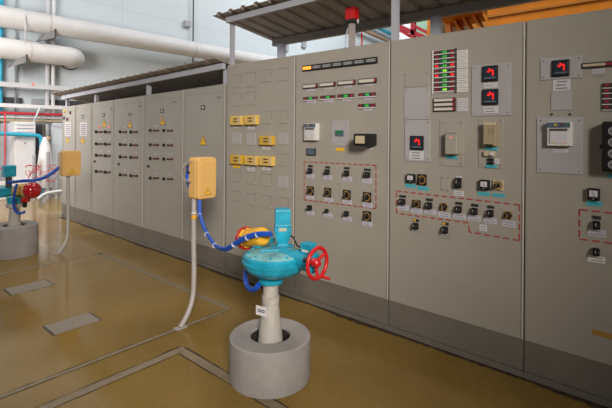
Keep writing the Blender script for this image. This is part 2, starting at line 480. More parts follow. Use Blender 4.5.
def bar_meter(par, x0, y0, x1, y1):
    """beige edgewise indicator with a red end in a dark frame (slanting with the perspective)"""
    r_ = Rc(x0, y0, x1, y1); b_ = slab('', r_, .014, 'black_soft', par, bev=.002, fin=False); o = b_.build('edgewise_indicator', par)
    f = MB(); sub(f, r_, .04, .2, .88, .82, .001, 'scale_pale', .014); f.build('scale', o, 'pale scale')
    f = MB(); sub(f, r_, .88, .2, .98, .86, .001, 'led_dim', .014); f.build('pointer_mark', o, 'red end mark'); return o
def led_bar(par, x0, y0, x1, y1, centre='led_green', ends='led_dim', ltip=False):
    r_ = Rc(x0, y0, x1, y1); b_ = slab('', r_, .012, 'black_soft', par, bev=.002, fin=False)
    sub(b_, r_, -.02, -.02, 1.0, .2, .0135, 'white')
    o = b_.build('bar_indicator', par)
    f = MB(); sub(f, r_, .06, .3, .22, .85, .001, ends, .012); f.build('end_lamp', o)
    f = MB()
    for k in range(4): sub(f, r_, .34+.10*k, .3, .42+.10*k, .85, .001, centre if k in (1, 2) else ('lcd_green' if k == 0 else 'led_off'), .012)
    f.build('segment_row', o)
    f = MB(); sub(f, r_, .80, .3, .97, .9, .001, ends, .012); f.build('end_lamp', o); return o
def dashes(par, pts, n_per=.05):
    b_ = MB()
    P = [atx(*p) for p in pts]; i = 0
    for a, c in zip(P[:-1], P[1:]):
        L = (c-a).length; d = (c-a).normalized(); s = 0
        up = Vector((1, 0, 0)).cross(d)
        while s < L:
            e = min(L, s+.042)
            b_.obox(a+d*(s+e)/2+Vector((-.0006, 0, 0)), (.0008, 0, 0), d*(e-s)/2, up*.0048, 'dash_red')
            s += .062
    return b_.build('dashed_outline', par, 'dashed red outline')
def triangle_sign(par, x0, y0, x1, y1, plane=None, normal=None):
    r_ = Rc(x0, y0, x1, y1); b_ = MB(); d = .002
    def tri(s, dx, m):
        c = Vector((0, r_.yc, r_.zl+r_.h*.36)); P = [Vector((0, r_.yh, r_.zl)), Vector((0, r_.yl, r_.zl)), Vector((0, r_.yc, r_.zh))]
        b_.prism([Vector((X0-dx, (c+(p-c)*s).y, (c+(p-c)*s).z)) for p in P], (.002, 0, 0), m)
    tri(1, d, 'trim_dark'); tri(.86, d+.0006, 'tag_yellow')
    W, H, yc, zb = r_.w, r_.h, r_.yc, r_.zl
    bolt = [(.02, .66), (.10, .40), (.0, .42), (.05, .14), (-.08, .46), (.02, .44)]
    b_.prism([Vector((X0-d-.0012, yc-u*W, zb+v*H)) for u, v in bolt], (.001, 0, 0), 'trim_dark')
    return b_.build('warning_sign', par, 'yellow triangle warning sign')

# --- cabinet with the relays
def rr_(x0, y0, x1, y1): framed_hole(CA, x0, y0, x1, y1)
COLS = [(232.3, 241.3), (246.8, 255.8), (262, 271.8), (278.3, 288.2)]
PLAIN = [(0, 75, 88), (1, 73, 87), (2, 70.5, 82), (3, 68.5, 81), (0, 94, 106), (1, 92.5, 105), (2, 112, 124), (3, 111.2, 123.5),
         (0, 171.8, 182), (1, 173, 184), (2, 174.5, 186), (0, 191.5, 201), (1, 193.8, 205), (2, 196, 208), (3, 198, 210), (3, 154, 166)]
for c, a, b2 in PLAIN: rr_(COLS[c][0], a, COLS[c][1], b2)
for c, a, b2 in [(0, 133, 144), (1, 133, 145), (3, 133, 144.5), (3, 176, 188)]:
    slab('blank_cover', Rc(COLS[c][0], a, COLS[c][1], b2), .005, 'plate', CA, bev=.002, label='pale blank cover')
def relay(x0, y0, x1, y1, m, marks):
    d = .05; r_ = Rc(x0, y0, x1, y1, d); b_ = slab('', r_, d, m, CA, bev=.004, fin=False); o = b_.build('relay_module', CA, 'yellow relay module')
    f = MB(); sub(f, r_, .80, .05, .97, .95, .002, 'beige', d, .001); f.build('terminal_strip', o)
    f = MB()
    for q in (.30, .62): sub(f, r_, .36, q, .72, q+.13, .002, 'trim_dark' if marks == 0 else 'lamp_red', d)
    sub(f, r_, .46, .15, .52, .88, .0015, 'khaki', d); sub(f, r_, .28, .15, .33, .85, .001, 'khaki', d); f.build('contact_block', o)
for x0, y0, x1, y1, m_, k in [(230, 116, 240.5, 125, 'relay_yellow', 0), (244.2, 115.2, 255.5, 124.5, 'relay_yellow', 0), (259, 135.8, 271.6, 145, 'relay_gold', 0),
                              (230, 155, 240.8, 164, 'relay_gold', 0), (244.3, 156, 255.6, 165, 'relay_yellow', 1), (259, 156.3, 271.6, 165.6, 'relay_yellow', 1)]:
    relay(x0, y0, x1, y1, m_, k)
nameplate(CA, 233, 125.8, 239.5, 128, 'paper', 1); nameplate(CA, 248, 125.5, 254.5, 129.6, 'paper')
nameplate(CA, 262.5, 146.3, 270.5, 149.6, 'paper', 1); nameplate(CA, 233, 165, 240.2, 167.8, 'tag_yellow')
nameplate(CA, 247.5, 166, 254.5, 170.8, 'paper'); nameplate(CA, 262.5, 167, 270.5, 170.2, 'paper', 1)
# --- cabinet with the alarm windows
P0, P1, P2, P3 = atx(303.2, 65.7), atx(377.8, 57), atx(377.8, 63), atx(303.2, 71.6)
zt = (P0.z+P1.z)/2; zb = (P2.z+P3.z)/2
b_ = MB(); b_.box((X0-.014, P1.y, zb), (X0+.001, P0.y, zt), 'black', .002); AN = b_.build('annunciator', CB, 'strip of seven alarm windows')
n = 7; wy = (P0.y-P1.y)/n
for i in range(n):
    a = P0.y-wy*i-.008; f = MB(); f.box((X0-.017, a-wy+.016, zb+.012), (X0-.013, a, zt-.012), 'lamp_orange' if i == 0 else 'window_grey')
    if i: 
        for q in (.35, .6): f.box((X0-.0176, a-wy+.03, zb+(zt-zb)*q), (X0-.0168, a-.016, zb+(zt-zb)*(q+.08)), 'beam_grey')
    f.build('alarm_window', AN, 'lit orange alarm window' if i == 0 else None)
for r_ in [(303.5, 84, 318, 88.4), (320, 82.3, 336, 86.8), (338.3, 80.4, 356, 85), (359, 78.4, 377, 83.4)]:
    bar_meter(CB, *r_); xm = (r_[0]+r_[2])/2; nameplate(CB, xm-3.5, r_[3]+.8, xm+4.5, r_[3]+2.6, 'lilac', 1)
for r_ in [(304, 96.8, 318, 100.6), (321, 95.5, 335.5, 99.6), (338.4, 94, 354.2, 98.6), (359.4, 92.8, 376, 97.2), (358.8, 103.8, 375.8, 108.2)]:
    led_bar(CB, *r_); xm = (r_[0]+r_[2])/2; nameplate(CB, xm-3.5, r_[3]+.6, xm+5, r_[3]+2.6, 'lilac', 1)
recorder(CB, 303.7, 123.3, 316, 140.3, .05)
o = slab('digital_meter', Rc(306, 148.4, 315, 155.4, .015), .015, 'black_soft', CB, bev=.002, label='small blue grey display')
f = MB(); r_ = Rc(306, 148.4, 315, 155.4, .015); sub(f, r_, .08, .14, .92, .88, .002, 'display_blue', .015); f.build('display_window', o)
cover_plate(CB, 332, 120.5, 348.5, 146, 'plate')
r_ = Rc(336, 130.4, 344, 136); o = slab('counter_display', r_, .014, 'display_blue', CB, bev=.002)
f = MB(); sub(f, r_, .12, .35, .9, .9, .001, 'lcd_green', .014); f.build('display_window', o, 'green digits window')
nameplate(CB, 336, 148, 344.2, 151, 'tag_yellow')
d = .16; r_ = Rc(353, 133.6, 366.5, 146, d); o = slab('protruding_meter', r_, d, 'black', CB, bev=.012, label='black box meter standing out from the cabinet')
f = MB(); sub(f, r_, .18, .2, .86, .82, .003, 'beige', d, .002); f.build('dial', o, 'beige dial')
f = MB(); f.box((X0-.11, r_.yl-.003, r_.zl+.03), (X0-.02, r_.yl+.002, r_.zh-.03), 'black', .002); f.build('side_panel', o)
nameplate(CB, 361.5, 147.6, 372.5, 149.8, 'lilac', 1)
dashes(CB, [(304.2, 161.8), (376, 165.4), (376, 208.6), (304.2, 199.8), (304.2, 161.8)])
for x0, y0, x1, y1 in [(308.7, 165, 313, 173.4), (325.8, 166.2, 330.2, 174.4), (344.7, 167, 349.8, 176), (364.6, 168.6, 371, 177.3)]: push_switch(CB, x0, y0, x1, y1)
for q in [(307.2, 173.8, 314.6, 178.2), (324, 175.2, 332.2, 179.8), (343, 176.4, 352, 181), (362, 178.4, 372.2, 183.2)]: nameplate(CB, *q)
for q in [(307.5, 186.2, 313.9, 195), (325, 187.8, 331.3, 197), (343.7, 190, 350.9, 199.4), (363.7, 192.2, 371.3, 202)]: rotary(CB, *q)
for q in [(306.8, 195.3, 314, 199.6), (324.6, 197.4, 332.8, 202), (343, 199.7, 351.7, 204.2), (362.8, 202.5, 372.5, 207.4)]: nameplate(CB, *q)
for q in [(308.4, 205.2, 312.4, 210.2), (326.2, 208.8, 329, 212.6), (345, 211, 349.4, 216)]: push_switch(CB, *q, plate=False)
rotary(CB, 363.7, 211.2, 371.3, 221)
for q in [(306.8, 210.8, 314.4, 215), (324, 212.9, 332.4, 217.6), (343, 216.3, 352, 220.8), (362.6, 221.3, 372.5, 226)]: nameplate(CB, *q)
nameplate(CB, 337, 181.6, 341.8, 186, 'plate_beige', 1)
# --- cabinet with the stacked bar indicators
r_ = Rc(433, 49.5, 456, 93.4); b_ = slab('', r_, .004, 'plate', CC, fin=False); sub(b_, r_, .985, 0, 1.03, 1, .012, 'trim_dark'); sub(b_, r_, -.02, 0, .04, 1, .010, 'white'); b_.build('indicator_rack', CC)
ROW = [52.2, 56.8, 61.4, 65.9, 71, 75.5, 80.3, 85.2, 89.8]
for i, y in enumerate(ROW):
    led_bar(CC, 434.6, y-1.9, 455.4, y+2.1, 'led_lime' if i in (4, 8) else 'led_green', 'led_red' if i in (3, 5) else 'led_dim')
    nameplate(CC, 457, y-2, 468, y+2.1, 'white', 1)
for y in (100.2, 104.7, 109.2):
    bar_meter(CC, 434, y-2.3, 456, y+2.1); nameplate(CC, 457.5, y-2, 468, y+1.9, 'paper', 1)
cover_plate(CC, 404.5, 72.2, 428.5, 87, 'paint', .005); cover_plate(CC, 404.5, 87.5, 430, 119.5, 'plate', .006); cover_plate(CC, 405, 120, 430.5, 161.5, 'plate', .007)
digital_meter(CC, 410, 135.8, 423, 150); nameplate(CC, 410, 151, 424, 160, 'paper', 3, base=.007)
cover_plate(CC, 471.8, 64, 511.2, 115.8, 'plate', .006)
digital_meter(CC, 482, 65.6, 497.6, 81.2); digital_meter(CC, 482, 89, 497.8, 104.8)
nameplate(CC, 484, 83, 498, 88, 'paper', 1, base=.007); nameplate(CC, 484, 106.6, 498.6, 113.4, 'paper', 2, base=.007)
cover_plate(CC, 439.5, 120, 464, 166, 'paint', .005); cover_plate(CC, 478.8, 118, 503.4, 168, 'paint', .005)
d = .07; r_ = Rc(444.8, 132.3, 456.8, 154.4, d); o = slab('relay_box', r_, d, 'plate_beige', CC, bev=.006, label='grey beige relay box')
f = MB(); sub(f, r_, .02, .94, .98, .99, .002, 'trim_mid', d); sub(f, r_, .4, .72, .65, .8, .001, 'lamp_pink', d); f.build('front_mark', o)
nameplate(CC, 446.6, 156, 457.8, 158.8, 'cyan', 1, base=.007)
d = .06; r_ = Rc(483.2, 122, 495.8, 146, d); o = slab('terminal_box', r_, d, 'khaki', CC, bev=.004, label='khaki terminal box with screw holes')
f = MB(); sub(f, r_, .0, .86, 1, .98, .004, 'beige', d, .002); f.build('cap_strip', o)
f = MB()
for u in (.42, .62, .8):
    for v in (.5, .6, .7): f.cyl((X0-d, r_.yh-r_.w*u, r_.zl+r_.h*v), (X0-d-.001, r_.yh-r_.w*u, r_.zl+r_.h*v), .0035, 'trim_dark', 8)
sub(f, r_, .1, .01, .75, .07, .003, 'black', d); f.build('screw_holes', o)
nameplate(CC, 485.4, 147.2, 498, 150.2, 'cyan', 1, base=.007)
r_ = Rc(485, 151.2, 495.4, 156); o = slab('socket_block', r_, .03, 'beige', CC, bev=.003)
f = MB(); f.lathe((X0-.03, r_.yh-r_.w*.78, r_.zc), (-1, 0, 0), [(r_.h*.42, 0), (r_.h*.36, .01)], 'paper', 14); f.build('plug', o)
slab('toggle', Rc(488.2, 158.2, 494, 160.8), .02, 'black', CC, bev=.002); slab('toggle', Rc(488.2, 161.8, 494, 164.6), .02, 'black', CC, bev=.002)
nameplate(CC, 495, 158.6, 499.6, 163.6, 'paper', 1, base=.007); nameplate(CC, 486, 164.9, 497.4, 167.8, 'cyan', 1, base=.007)
needle_meter(CC, 406, 174.2, 414, 182.8); rotary(CC, 418, 174.2, 426.8, 185.2)
nameplate(CC, 405.5, 184, 415.8, 187.6, 'cyan', 1); nameplate(CC, 417.6, 186.4, 428.8, 190.2, 'cyan', 1)
cover_plate(CC, 441, 177, 449.2, 191, 'paint', .004)
push_switch(CC, 455.4, 177.8, 462.4, 187.8, plate=False); nameplate(CC, 456.4, 176, 461.8, 177.6, 'paper', 1); nameplate(CC, 454, 191, 464, 196, 'paper')
needle_meter(CC, 479, 180, 488.6, 190.2); nameplate(CC, 478, 192, 489.6, 195.6, 'cyan', 1)
rotary(CC, 493, 180, 503.6, 190.2, 'beige'); nameplate(CC, 492.6, 193.6, 505, 197, 'cyan', 1)
dashes(CC, [(396.6, 191), (519.6, 205), (519.4, 240.6), (469.6, 232), (468.4, 222.8), (396.6, 213.2), (396.6, 191)])
for q in [(400, 195, 406.2, 204.6), (426.6, 198.4, 433, 208.6), (456, 202, 462.6, 212.4), (471.8, 203.8, 478.4, 214.4), (487.8, 205.5, 494.4, 216.6)]: push_switch(CC, *q)
rotary(CC, 413, 200, 420.8, 207.9, 'black'); round_rotary(CC, 439.6, 202, 448.4, 211.6); round_rotary(CC, 503.4, 210, 513, 220.4)
for q in [(397.6, 205, 409, 210), (410.8, 208.2, 422.2, 213.4), (424.2, 209, 436.3, 214.2), (438.2, 212.4, 450.4, 217.8), (453, 213.6, 466, 219), (468, 215.2, 481, 220.8), (483.7, 217.6, 497, 223.6), (501.6, 220.6, 515.8, 227)]: nameplate(CC, *q)
nameplate(CC, 479.6, 224.6, 487, 231, 'paper', 2)
for q in [(413.6, 219, 419.2, 229), (442.8, 222.4, 448.8, 233)]:
    o = push_switch(CC, *q); r_ = Rc(*q); f = MB(); sub(f, r_, .1, .80, .5, .97, .004, 'tag_yellow', .010); f.build('lamp', o, 'yellow lamp')
nameplate(CC, 412.4, 229.4, 421.8, 233.6, 'plate_beige', 1); nameplate(CC, 440.4, 234.2, 451.8, 240, 'plate_beige', 2)
# --- cabinet cut by the right edge of the photo
cover_plate(CD, 540.6, 57, 582, 79, 'plate', .006); digital_meter(CD, 551.8, 59.8, 569.2, 76.2); nameplate(CD, 553, 79.4, 570.4, 90.6, 'paper', 3)
cover_plate(CD, 551, 91.4, 571.6, 110, 'plate', .005, False)
for px in (551.8, 570): 
    p = atx(px, 114.3); MB().lathe(p+Vector((.001, 0, 0)), (-1, 0, 0), [(.008, 0), (.006, .008)], 'trim_dark', 12).build('screw', CD)
cover_plate(CD, 537, 117.4, 583, 173.5, 'plate', .006)
recorder(CD, 547, 121.8, 571.5, 146, .05); nameplate(CD, 553, 149, 568.4, 152.6, 'paper', 1, base=.007)
P0, P1, P2, P3 = atx(582, 63.6), atx(612, 61), atx(612, 66.2), atx(582, 68.8)
def yz_bar(name, xl, xr_, yl, h, par): pass
yE = P1.y-.03; z1_ = (P0.z+P1.z)/2; z0_ = (P2.z+P3.z)/2
b_ = MB(); b_.box((X0-.014, yE, z0_), (X0+.001, P0.y, z1_), 'black_soft', .002); o = b_.build('edgewise_indicator', CD)
f = MB(); f.box((X0-.0155, yE+.06, z0_+.008), (X0-.0135, P0.y-.006, z1_-.008), 'beige'); f.build('scale', o, 'beige scale')
f = MB(); f.box((X0-.0155, yE+.006, z0_+.008), (X0-.0135, yE+.058, z1_-.008), 'led_dim'); f.build('pointer_mark', o, 'red end mark')
nameplate(CD, 592, 69, 605, 73.2, 'lilac', 1); nameplate(CD, 594, 74, 604.4, 76.8, 'plate_beige', 1)
yR = SEAM[3]-.8
for y in (85.6, 90.8, 96.2, 101.8, 107.4):
    a, c = atx(602.4, y-2), atx(602.4, y+2.2); yy = a.y-.15; b_ = MB(); b_.box((X0-.012, yy, c.z), (X0+.001, a.y, a.z), 'black_soft', .002)
    b_.box((X0-.0125, yy, c.z-.006), (X0, a.y, c.z-.001), 'white'); o = b_.build('bar_indicator', CD)
    f = MB(); f.box((X0-.013, a.y-.034, c.z+.006), (X0-.0115, a.y-.012, a.z-.005), 'led_dim'); f.build('end_lamp', o)
    f = MB()
    for k in range(3): f.box((X0-.013, a.y-.062-.02*k, c.z+.006), (X0-.0115, a.y-.048-.02*k, a.z-.005), 'led_off' if k == 0 else 'lcd_green')
    f.build('segment_row', o)
    f = MB(); f.box((X0-.013, yy+.005, c.z+.006), (X0-.0115, yy+.025, a.z-.005), 'led_dim'); f.build('end_lamp', o)
d = .09; a, c = atx(601.6, 121.5, X0-d), atx(601.6, 171.8, X0-d); yy = a.y-.17
b_ = MB(); b_.box((X0-d, yy, c.z), (X0+.001, a.y, a.z), 'black', .012); o = b_.build('dial_block', CD, 'black block of small round dials')
H = a.z-c.z
for k in range(4):
    for j in range(2):
        p = (X0-d, a.y-.055-.065*j, c.z+H*(.15+.22*k)); f = MB()
        f.lathe(p, (-1, 0, 0), [(.024, 0), (.024, .006)], 'grey_mid', 18); f.lathe((p[0]-.006, p[1], p[2]), (-1, 0, 0), [(.018, 0), (.016, .002)], 'window_grey', 18); f.build('dial', o)
f = MB(); f.cyl((X0-d*.6, a.y, c.z+H*.5), (X0-d*.6, a.y+.012, c.z+H*.5), .012, 'black_soft', 12); f.build('latch', o)
nameplate(CD, 607, 174, 618, 178, 'cyan', 1)
needle_meter(CD, 587.2, 188.6, 599.6, 200.8); nameplate(CD, 586, 201.4, 602, 206, 'cyan', 1)
dashes(CD, [(640, 216), (579.4, 209.6), (579.4, 239), (640, 247)])
push_switch(CD, 592.8, 215.8, 601.2, 229); nameplate(CD, 588, 229.4, 606, 236.4, 'lilac', 2)
push_switch(CD, 592.6, 247.8, 600.6, 255.4, plate=False); nameplate(CD, 587.6, 255.8, 605.4, 262.6, 'white', 2)
a, c = atx(592, 331.5), atx(613, 337); b_ = MB(); dd = c-a
b_.obox((a+c)/2+Vector((-.0008, 0, 0)), (.001, 0, 0), dd/2, Vector((1, 0, 0)).cross(dd.normalized())*.016, 'tape'); b_.build('tape_strip', CD, 'strip of yellowed tape')

# ------------------------------------------------------------------ lower cabinets
LS = [8.575, 7.98, 7.335, 6.575, 5.66, 4.685, 3.862]
LL = ['low grey cabinet at the far end of the row, with a posted sheet',
      'low grey cabinet with a posted sheet and yellow triangle, second from the far end',
      'low grey switch cabinet with a pair of pink lit lamps beside its yellow triangle',
      'low grey cabinet with lamp rows, third from the tall relay cabinet',
      'low grey cabinet with lamp rows, second from the tall relay cabinet',
      'low grey cabinet with only a yellow triangle and number plate, against the tall relay cabinet']
LC = []
for i in range(6):
    y1, y0 = LS[i], LS[i+1]
    t = thing('switch_cabinet', LL[i], 'cabinet', (X0, (y0+y1)/2, 0), 'low switch cabinets')
    body(t, y0, y1, zlow(y0), zlow(y1), 'paint_low')
    LC.append(t)
    e = MB(); a, c = y0+.04, y1-.04; zt_ = zlow(y1)-.075
    for yy in (a, c): e.box((X0-.0012, yy-.002, .29), (X0+.002, yy+.002, zt_), 'trim_mid')
    for zz in (.29, zt_): e.box((X0-.0012, a, zz-.002), (X0+.002, c, zz+.002), 'trim_mid')
    e.build('door_outline', t)
def small_rows(t, gx, rows, lock, mark, tri, corner=None):
    for g0, (kx, l0, l1) in enumerate(gx):
        for ry in rows:
            ry = ry+(.8 if g0 else 0)*(ry-125)/50
            r_ = Rc(kx-.75, ry-1.5, kx+.75, ry+1.4); o = slab('selector_switch', r_, .02, 'black', t, bev=.003)
            f = MB(); f.box((X0-.03, r_.yc-.006, r_.zl+.01), (X0-.019, r_.yc+.006, r_.zh-.01), 'black_soft', .002); f.build('knob', o)
            n = 3
            for q in range(n):
                a = l0+(l1-l0)*q/n; r_ = Rc(a+.3, ry-.8, a+(l1-l0)/n-.15, ry+1.1)
                b_ = MB(); b_.box((X0-.008, r_.yl, r_.zl), (X0+.001, r_.yh, r_.zh), 'black_soft', .002)
                o = b_.build('signal_lamp', t)
                f = MB(); f.lathe((X0-.008, r_.yc, r_.zc), (-1, 0, 0), [(min(r_.w, r_.h)*.42, 0), (min(r_.w, r_.h)*.3, .014)], 'lamp_red' if q != 1 else 'lamp_maroon', 12); f.build('lens', o, 'dark red lens')
            r_ = Rc(kx+3, ry-5.2, kx+4.6, ry-4.2); slab('name_plate', r_, .002, 'paper', t)
            r_ = Rc(l0+1, ry-4.6, l1-.5, ry-3.8); slab('name_plate', r_, .002, 'lilac', t)
    p = atx(*lock); o = MB().lathe((X0+.001, p.y, p.z), (-1, 0, 0), [(.022, 0), (.020, .016)], 'black_soft', 14).build('lock', t)
small_rows(LC[2], [(96.6, 98.4, 102.8), (105.6, 107, 110.8)], [131.8, 143.8, 155.2, 171.4], (95, 161.5), None, None)
small_rows(LC[3], [(120.6, 122.6, 127.2), (131.4, 133.6, 138.2)], [131.8, 144.6, 156.8, 174.8], (119, 164), None, None)
small_rows(LC[4], [(150.8, 153.4, 159.2), (164.4, 167.4, 173.2)], [130.4, 144.8, 158.4, 178], (148.6, 166.2), None, None)
for q in ((100, 127), (109.2, 127)):
    r_ = Rc(q[0]-1.2, q[1]-1.4, q[0]+1.2, q[1]+1.4); MB().lathe((X0+.001, r_.yc, r_.zc), (-1, 0, 0), [(r_.h*.5, 0), (r_.h*.35, .02)], 'lamp_pink', 14).build('indicator_lamp', LC[2], 'lit pink lamp')
for i, q in ((0, (66, 136.4, 69.4, 142.6)), (1, (80.6, 136.6, 85.2, 143)), (2, (102, 119.2, 106.6, 127)), (3, (127.8, 119.4, 132.4, 127.8)), (4, (159.8, 115.8, 165.6, 125)), (5, (199.6, 134.8, 207, 145.2))): triangle_sign(LC[i], *q)
for i, q in ((0, (65, 122.4, 70.8, 135.8)), (1, (80, 122.4, 87, 135.8))):
    r_ = Rc(*q); b_ = slab('', r_, .002, 'paper', LC[i], fin=False)
    for k in range(6): sub(b_, r_, .15, .1+.14*k, .85, .16+.14*k, .0006, 'textline', .002)
    b_.build('posted_sheet', LC[i], 'white posted sheet')
for i, q in ((1, (81.5, 114.8, 84, 118.6)), (2, (102.6, 113.4, 104.8, 117.4)), (3, (128.4, 113, 131.6, 115.6)), (4, (160.6, 108.8, 163.8, 112.8)), (5, (201, 105.2, 205, 109.8))):
    r_ = Rc(*q); b_ = slab('', r_, .003, 'trim_dark', LC[i], fin=False); sub(b_, r_, .25, .25, .75, .75, .0008, 'lilac', .003); b_.build('number_plate', LC[i], 'small dark number plate')
for i, q in ((2, (110.2, 108.2, 112, 109.8)), (3, (138.6, 105.2, 141.2, 106.8)), (4, (173.4, 101, 176.6, 102.6)), (5, (217, 96.2, 221.4, 98.2))):
    r_ = Rc(*q); b_ = MB()
    for u in (0, .58): sub(b_, r_, u, 0, u+.42, 1, .006, 'trim_mid')
    b_.build('vent_plug', LC[i])
for q, m_ in (((65, 111.6), 'lamp_amber'), ((70.6, 112.8), 'lamp_red'), ((64.4, 118), 'trim_dark'), ((67.6, 119.2), 'lamp_red')):
    p = atx(*q); MB().lathe((X0+.001, p.y, p.z), (-1, 0, 0), [(.032, 0), (.022, .02)], m_, 14).build('indicator_lamp', LC[0], {'lamp_amber': 'amber lamp', 'lamp_red': 'red lamp'}.get(m_))

# ------------------------------------------------------------------ canopies over the cabinets
def corrugated(par, y0, y1, xf, zf, xr, zr, slope=0.0, per=.2, h=.022):
    """sheet from front lip (xf,zf) to rear (xr,zr), ribs along x; slope = dz per metre of y"""
    prof = []; y = y0
    while y < y1:
        for f_, hh in ((0, 0), (.62, 0), (.70, h), (.92, h)):
            yy = y+per*f_
            if yy < y1: prof.append((yy, hh))
        y += per
    prof.append((y1, 0)); b_ = MB(); k = b_.mi('roof'); n = len(prof); th = .003
    for (xx, zz) in ((xf, zf), (xr, zr)):
        for t_ in (0, th):
            for yy, hh in prof: b_.v.append(Vector((xx, yy, zz+hh+t_+slope*(yy-3.85))))
    A, B2, C2, D2 = 0, n, 2*n, 3*n
    for i in range(n-1):
        b_.face([A+i, A+i+1, C2+i+1, C2+i], k); b_.face([B2+i, D2+i, D2+i+1, B2+i+1], k)
        b_.face([A+i, B2+i, B2+i+1, A+i+1], k); b_.face([C2+i, C2+i+1, D2+i+1, D2+i], k)
    for i in (0, n-1): b_.face([A+i, C2+i, D2+i, B2+i], k)
    return b_.build('corrugated_sheet', par)
t = thing('cabinet_canopy', 'low corrugated canopy over the row of lower cabinets', 'canopy', (X0+.4, 6.2, 2.02), 'cabinet canopies')
SL = -.0295
corrugated(t, 3.87, 8.74, 2.925, 2.398, 3.88, 2.20, SL, h=.012)
def zb_(y): return 2.326+SL*(y-3.81)
b_ = MB(); a, c = 3.88, 8.52
b_.hexa([(3.035, a, zb_(a)-.03), (3.085, a, zb_(a)-.03), (3.085, c, zb_(c)-.03), (3.035, c, zb_(c)-.03), (3.035, a, zb_(a)+.034), (3.085, a, zb_(a)+.034), (3.085, c, zb_(c)+.034), (3.035, c, zb_(c)+.034)], 'beam_grey'); b_.build('front_beam', t, 'grey front beam')
for y in (3.905, 5.60, 7.25, 8.45):
    MB().box((X0+.014, y-.026, zlow(y)+.002), (X0+.064, y+.026, zb_(y)-.028), 'beam_grey').build('post', t)
for y in (5.60, 8.45):
    MB().box((X0+.74, y-.02, zlow(y)+.002), (X0+.78, y+.02, 2.21+SL*(y-3.85)), 'beam_dark').build('rear_post', t)

t = thing('cabinet_canopy', 'high corrugated canopy on posts above the tall cabinets', 'canopy', (X0+.4, 1.8, 2.337), 'cabinet canopies')
corrugated(t, -.3, 3.97, 2.965, 2.884, 3.93, 2.752)
MB().box((3.04, -.28, 2.797), (3.082, 3.83, 2.858), 'beam_grey').build('front_beam', t, 'grey front beam')
MB().box((3.83, -.28, 2.672), (3.89, 3.90, 2.756), 'beam_dark').build('rear_beam', t)
for y, m_ in ((3.80, 'beam_grey'), (1.755, 'beam_grey'), (-.22, 'beam_grey')):
    w = .020 if y > 3 else .026
    MB().box((X0+.014, y-w, 2.3375), (X0+.056, y+w, 2.80), m_).build('post', t)
for y in (3.735, 1.735, -.2):
    MB().box((3.80, y-.045, 2.3375), (3.86, y+.045, 2.676), 'steel_bluish').build('rear_post', t, 'bluish steel post')

# alarm beacon on top of the cabinets
p = Vector((3.30, 2.312, 2.3375))
t = thing('alarm_beacon', 'red alarm beacon box on a short grey post above the cabinets', 'alarm', p)
b_ = MB(); b_.box((p.x-.02, p.y-.024, p.z), (p.x+.02, p.y+.024, p.z+.27), 'post'); b_.box((p.x-.045, p.y-.045, p.z), (p.x+.045, p.y+.045, p.z+.006), 'post'); b_.build('post', t)
b_ = MB(); b_.box((p.x-.055, p.y-.06, p.z+.27), (p.x+.055, p.y+.06, p.z+.295), 'black_soft', .004); b_.build('base', t, 'dark base')
b_ = MB(); b_.box((p.x-.043, p.y-.051, p.z+.295), (p.x+.043, p.y+.051, p.z+.41), 'red', .008); b_.build('housing', t, 'red housing')
b_ = MB(); b_.cyl((p.x+.0, p.y-.065, p.z+.255), (p.x, p.y-.065, p.z+.29), .010, 'steel_white', 10); b_.build('cable_gland', t)
b_ = MB(); b_.tube([(p.x-.0, p.y+.07, p.z), (p.x, p.y+.075, p.z+.1), (p.x, p.y+.055, p.z+.2), (p.x, p.y+.03, p.z+.25)], .006, 'steel_bluish', 8); b_.build('cable', t, 'thin pale cable')
MB().cyl((3.40, 2.27, 2.3375), (3.40, 2.27, 2.53), .007, 'red', 10).build('conduit', t, 'thin red conduit')

# ------------------------------------------------------------------ concrete collars
def collar(c, lab, H=.270):
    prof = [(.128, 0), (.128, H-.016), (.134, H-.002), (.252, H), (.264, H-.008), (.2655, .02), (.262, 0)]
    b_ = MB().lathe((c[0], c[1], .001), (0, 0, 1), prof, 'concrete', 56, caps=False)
    kd = b_.mi('pit_shade')  # inner wall coloured near black, standing in for shade in the hole
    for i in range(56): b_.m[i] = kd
    k = b_.mi('concrete'); n = 56; L = len(prof)
    for i in range(n): b_.face([i, (i+1) % n, (L-1)*n+(i+1) % n, (L-1)*n+i], k)
    return tag(b_.build('concrete_collar'), lab, 'pedestal', 'concrete collars round the valve stems')
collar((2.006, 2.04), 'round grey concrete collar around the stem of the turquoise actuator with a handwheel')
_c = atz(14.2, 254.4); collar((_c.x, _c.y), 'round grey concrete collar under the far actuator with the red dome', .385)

# ------------------------------------------------------------------ valve actuators
def valve_stem(t, c, k=1.0):
    b_ = MB().lathe((c[0], c[1], .001), (0, 0, 1), [(.098*k, 0), (.092*k, .10), (.080*k, .25), (.055*k, .465), (.055*k, .475)], 'stem', 32); b_.build('stem_cone', t)
    b_ = MB().lathe((c[0], c[1], .476), (0, 0, 1), [(.052*k, 0), (.057*k, .004), (.057*k, .05), (.050*k, .052), (.050*k, .14)], 'stem', 28); b_.build('stem_pipe', t)
A = Vector((2.004, 2.036, 0))
t = thing('valve_actuator', 'turquoise electric valve actuator with a red handwheel in front of the tall cabinets', 'valve actuator', (A.x, A.y, 0), 'electric valve actuators')
HV = t
valve_stem(t, A)
G = Vector((A.x+.016, A.y-.018, 0))
b_ = MB().lathe((A.x, A.y, 0), (0, 0, 1), [(.062, .612), (.082, .614), (.084, .640), (.068, .645), (.068, .672), (.10, .69)], 'teal', 32); b_.build('mounting_flange', t)
for i in range(8):
    a = 2*PI*i/8+.2; MB().lathe((A.x+.072*math.cos(a), A.y+.072*math.sin(a), .640), (0, 0, 1), [(.010, 0), (.010, .022)], 'teal_dark', 6).build('bolt', t)
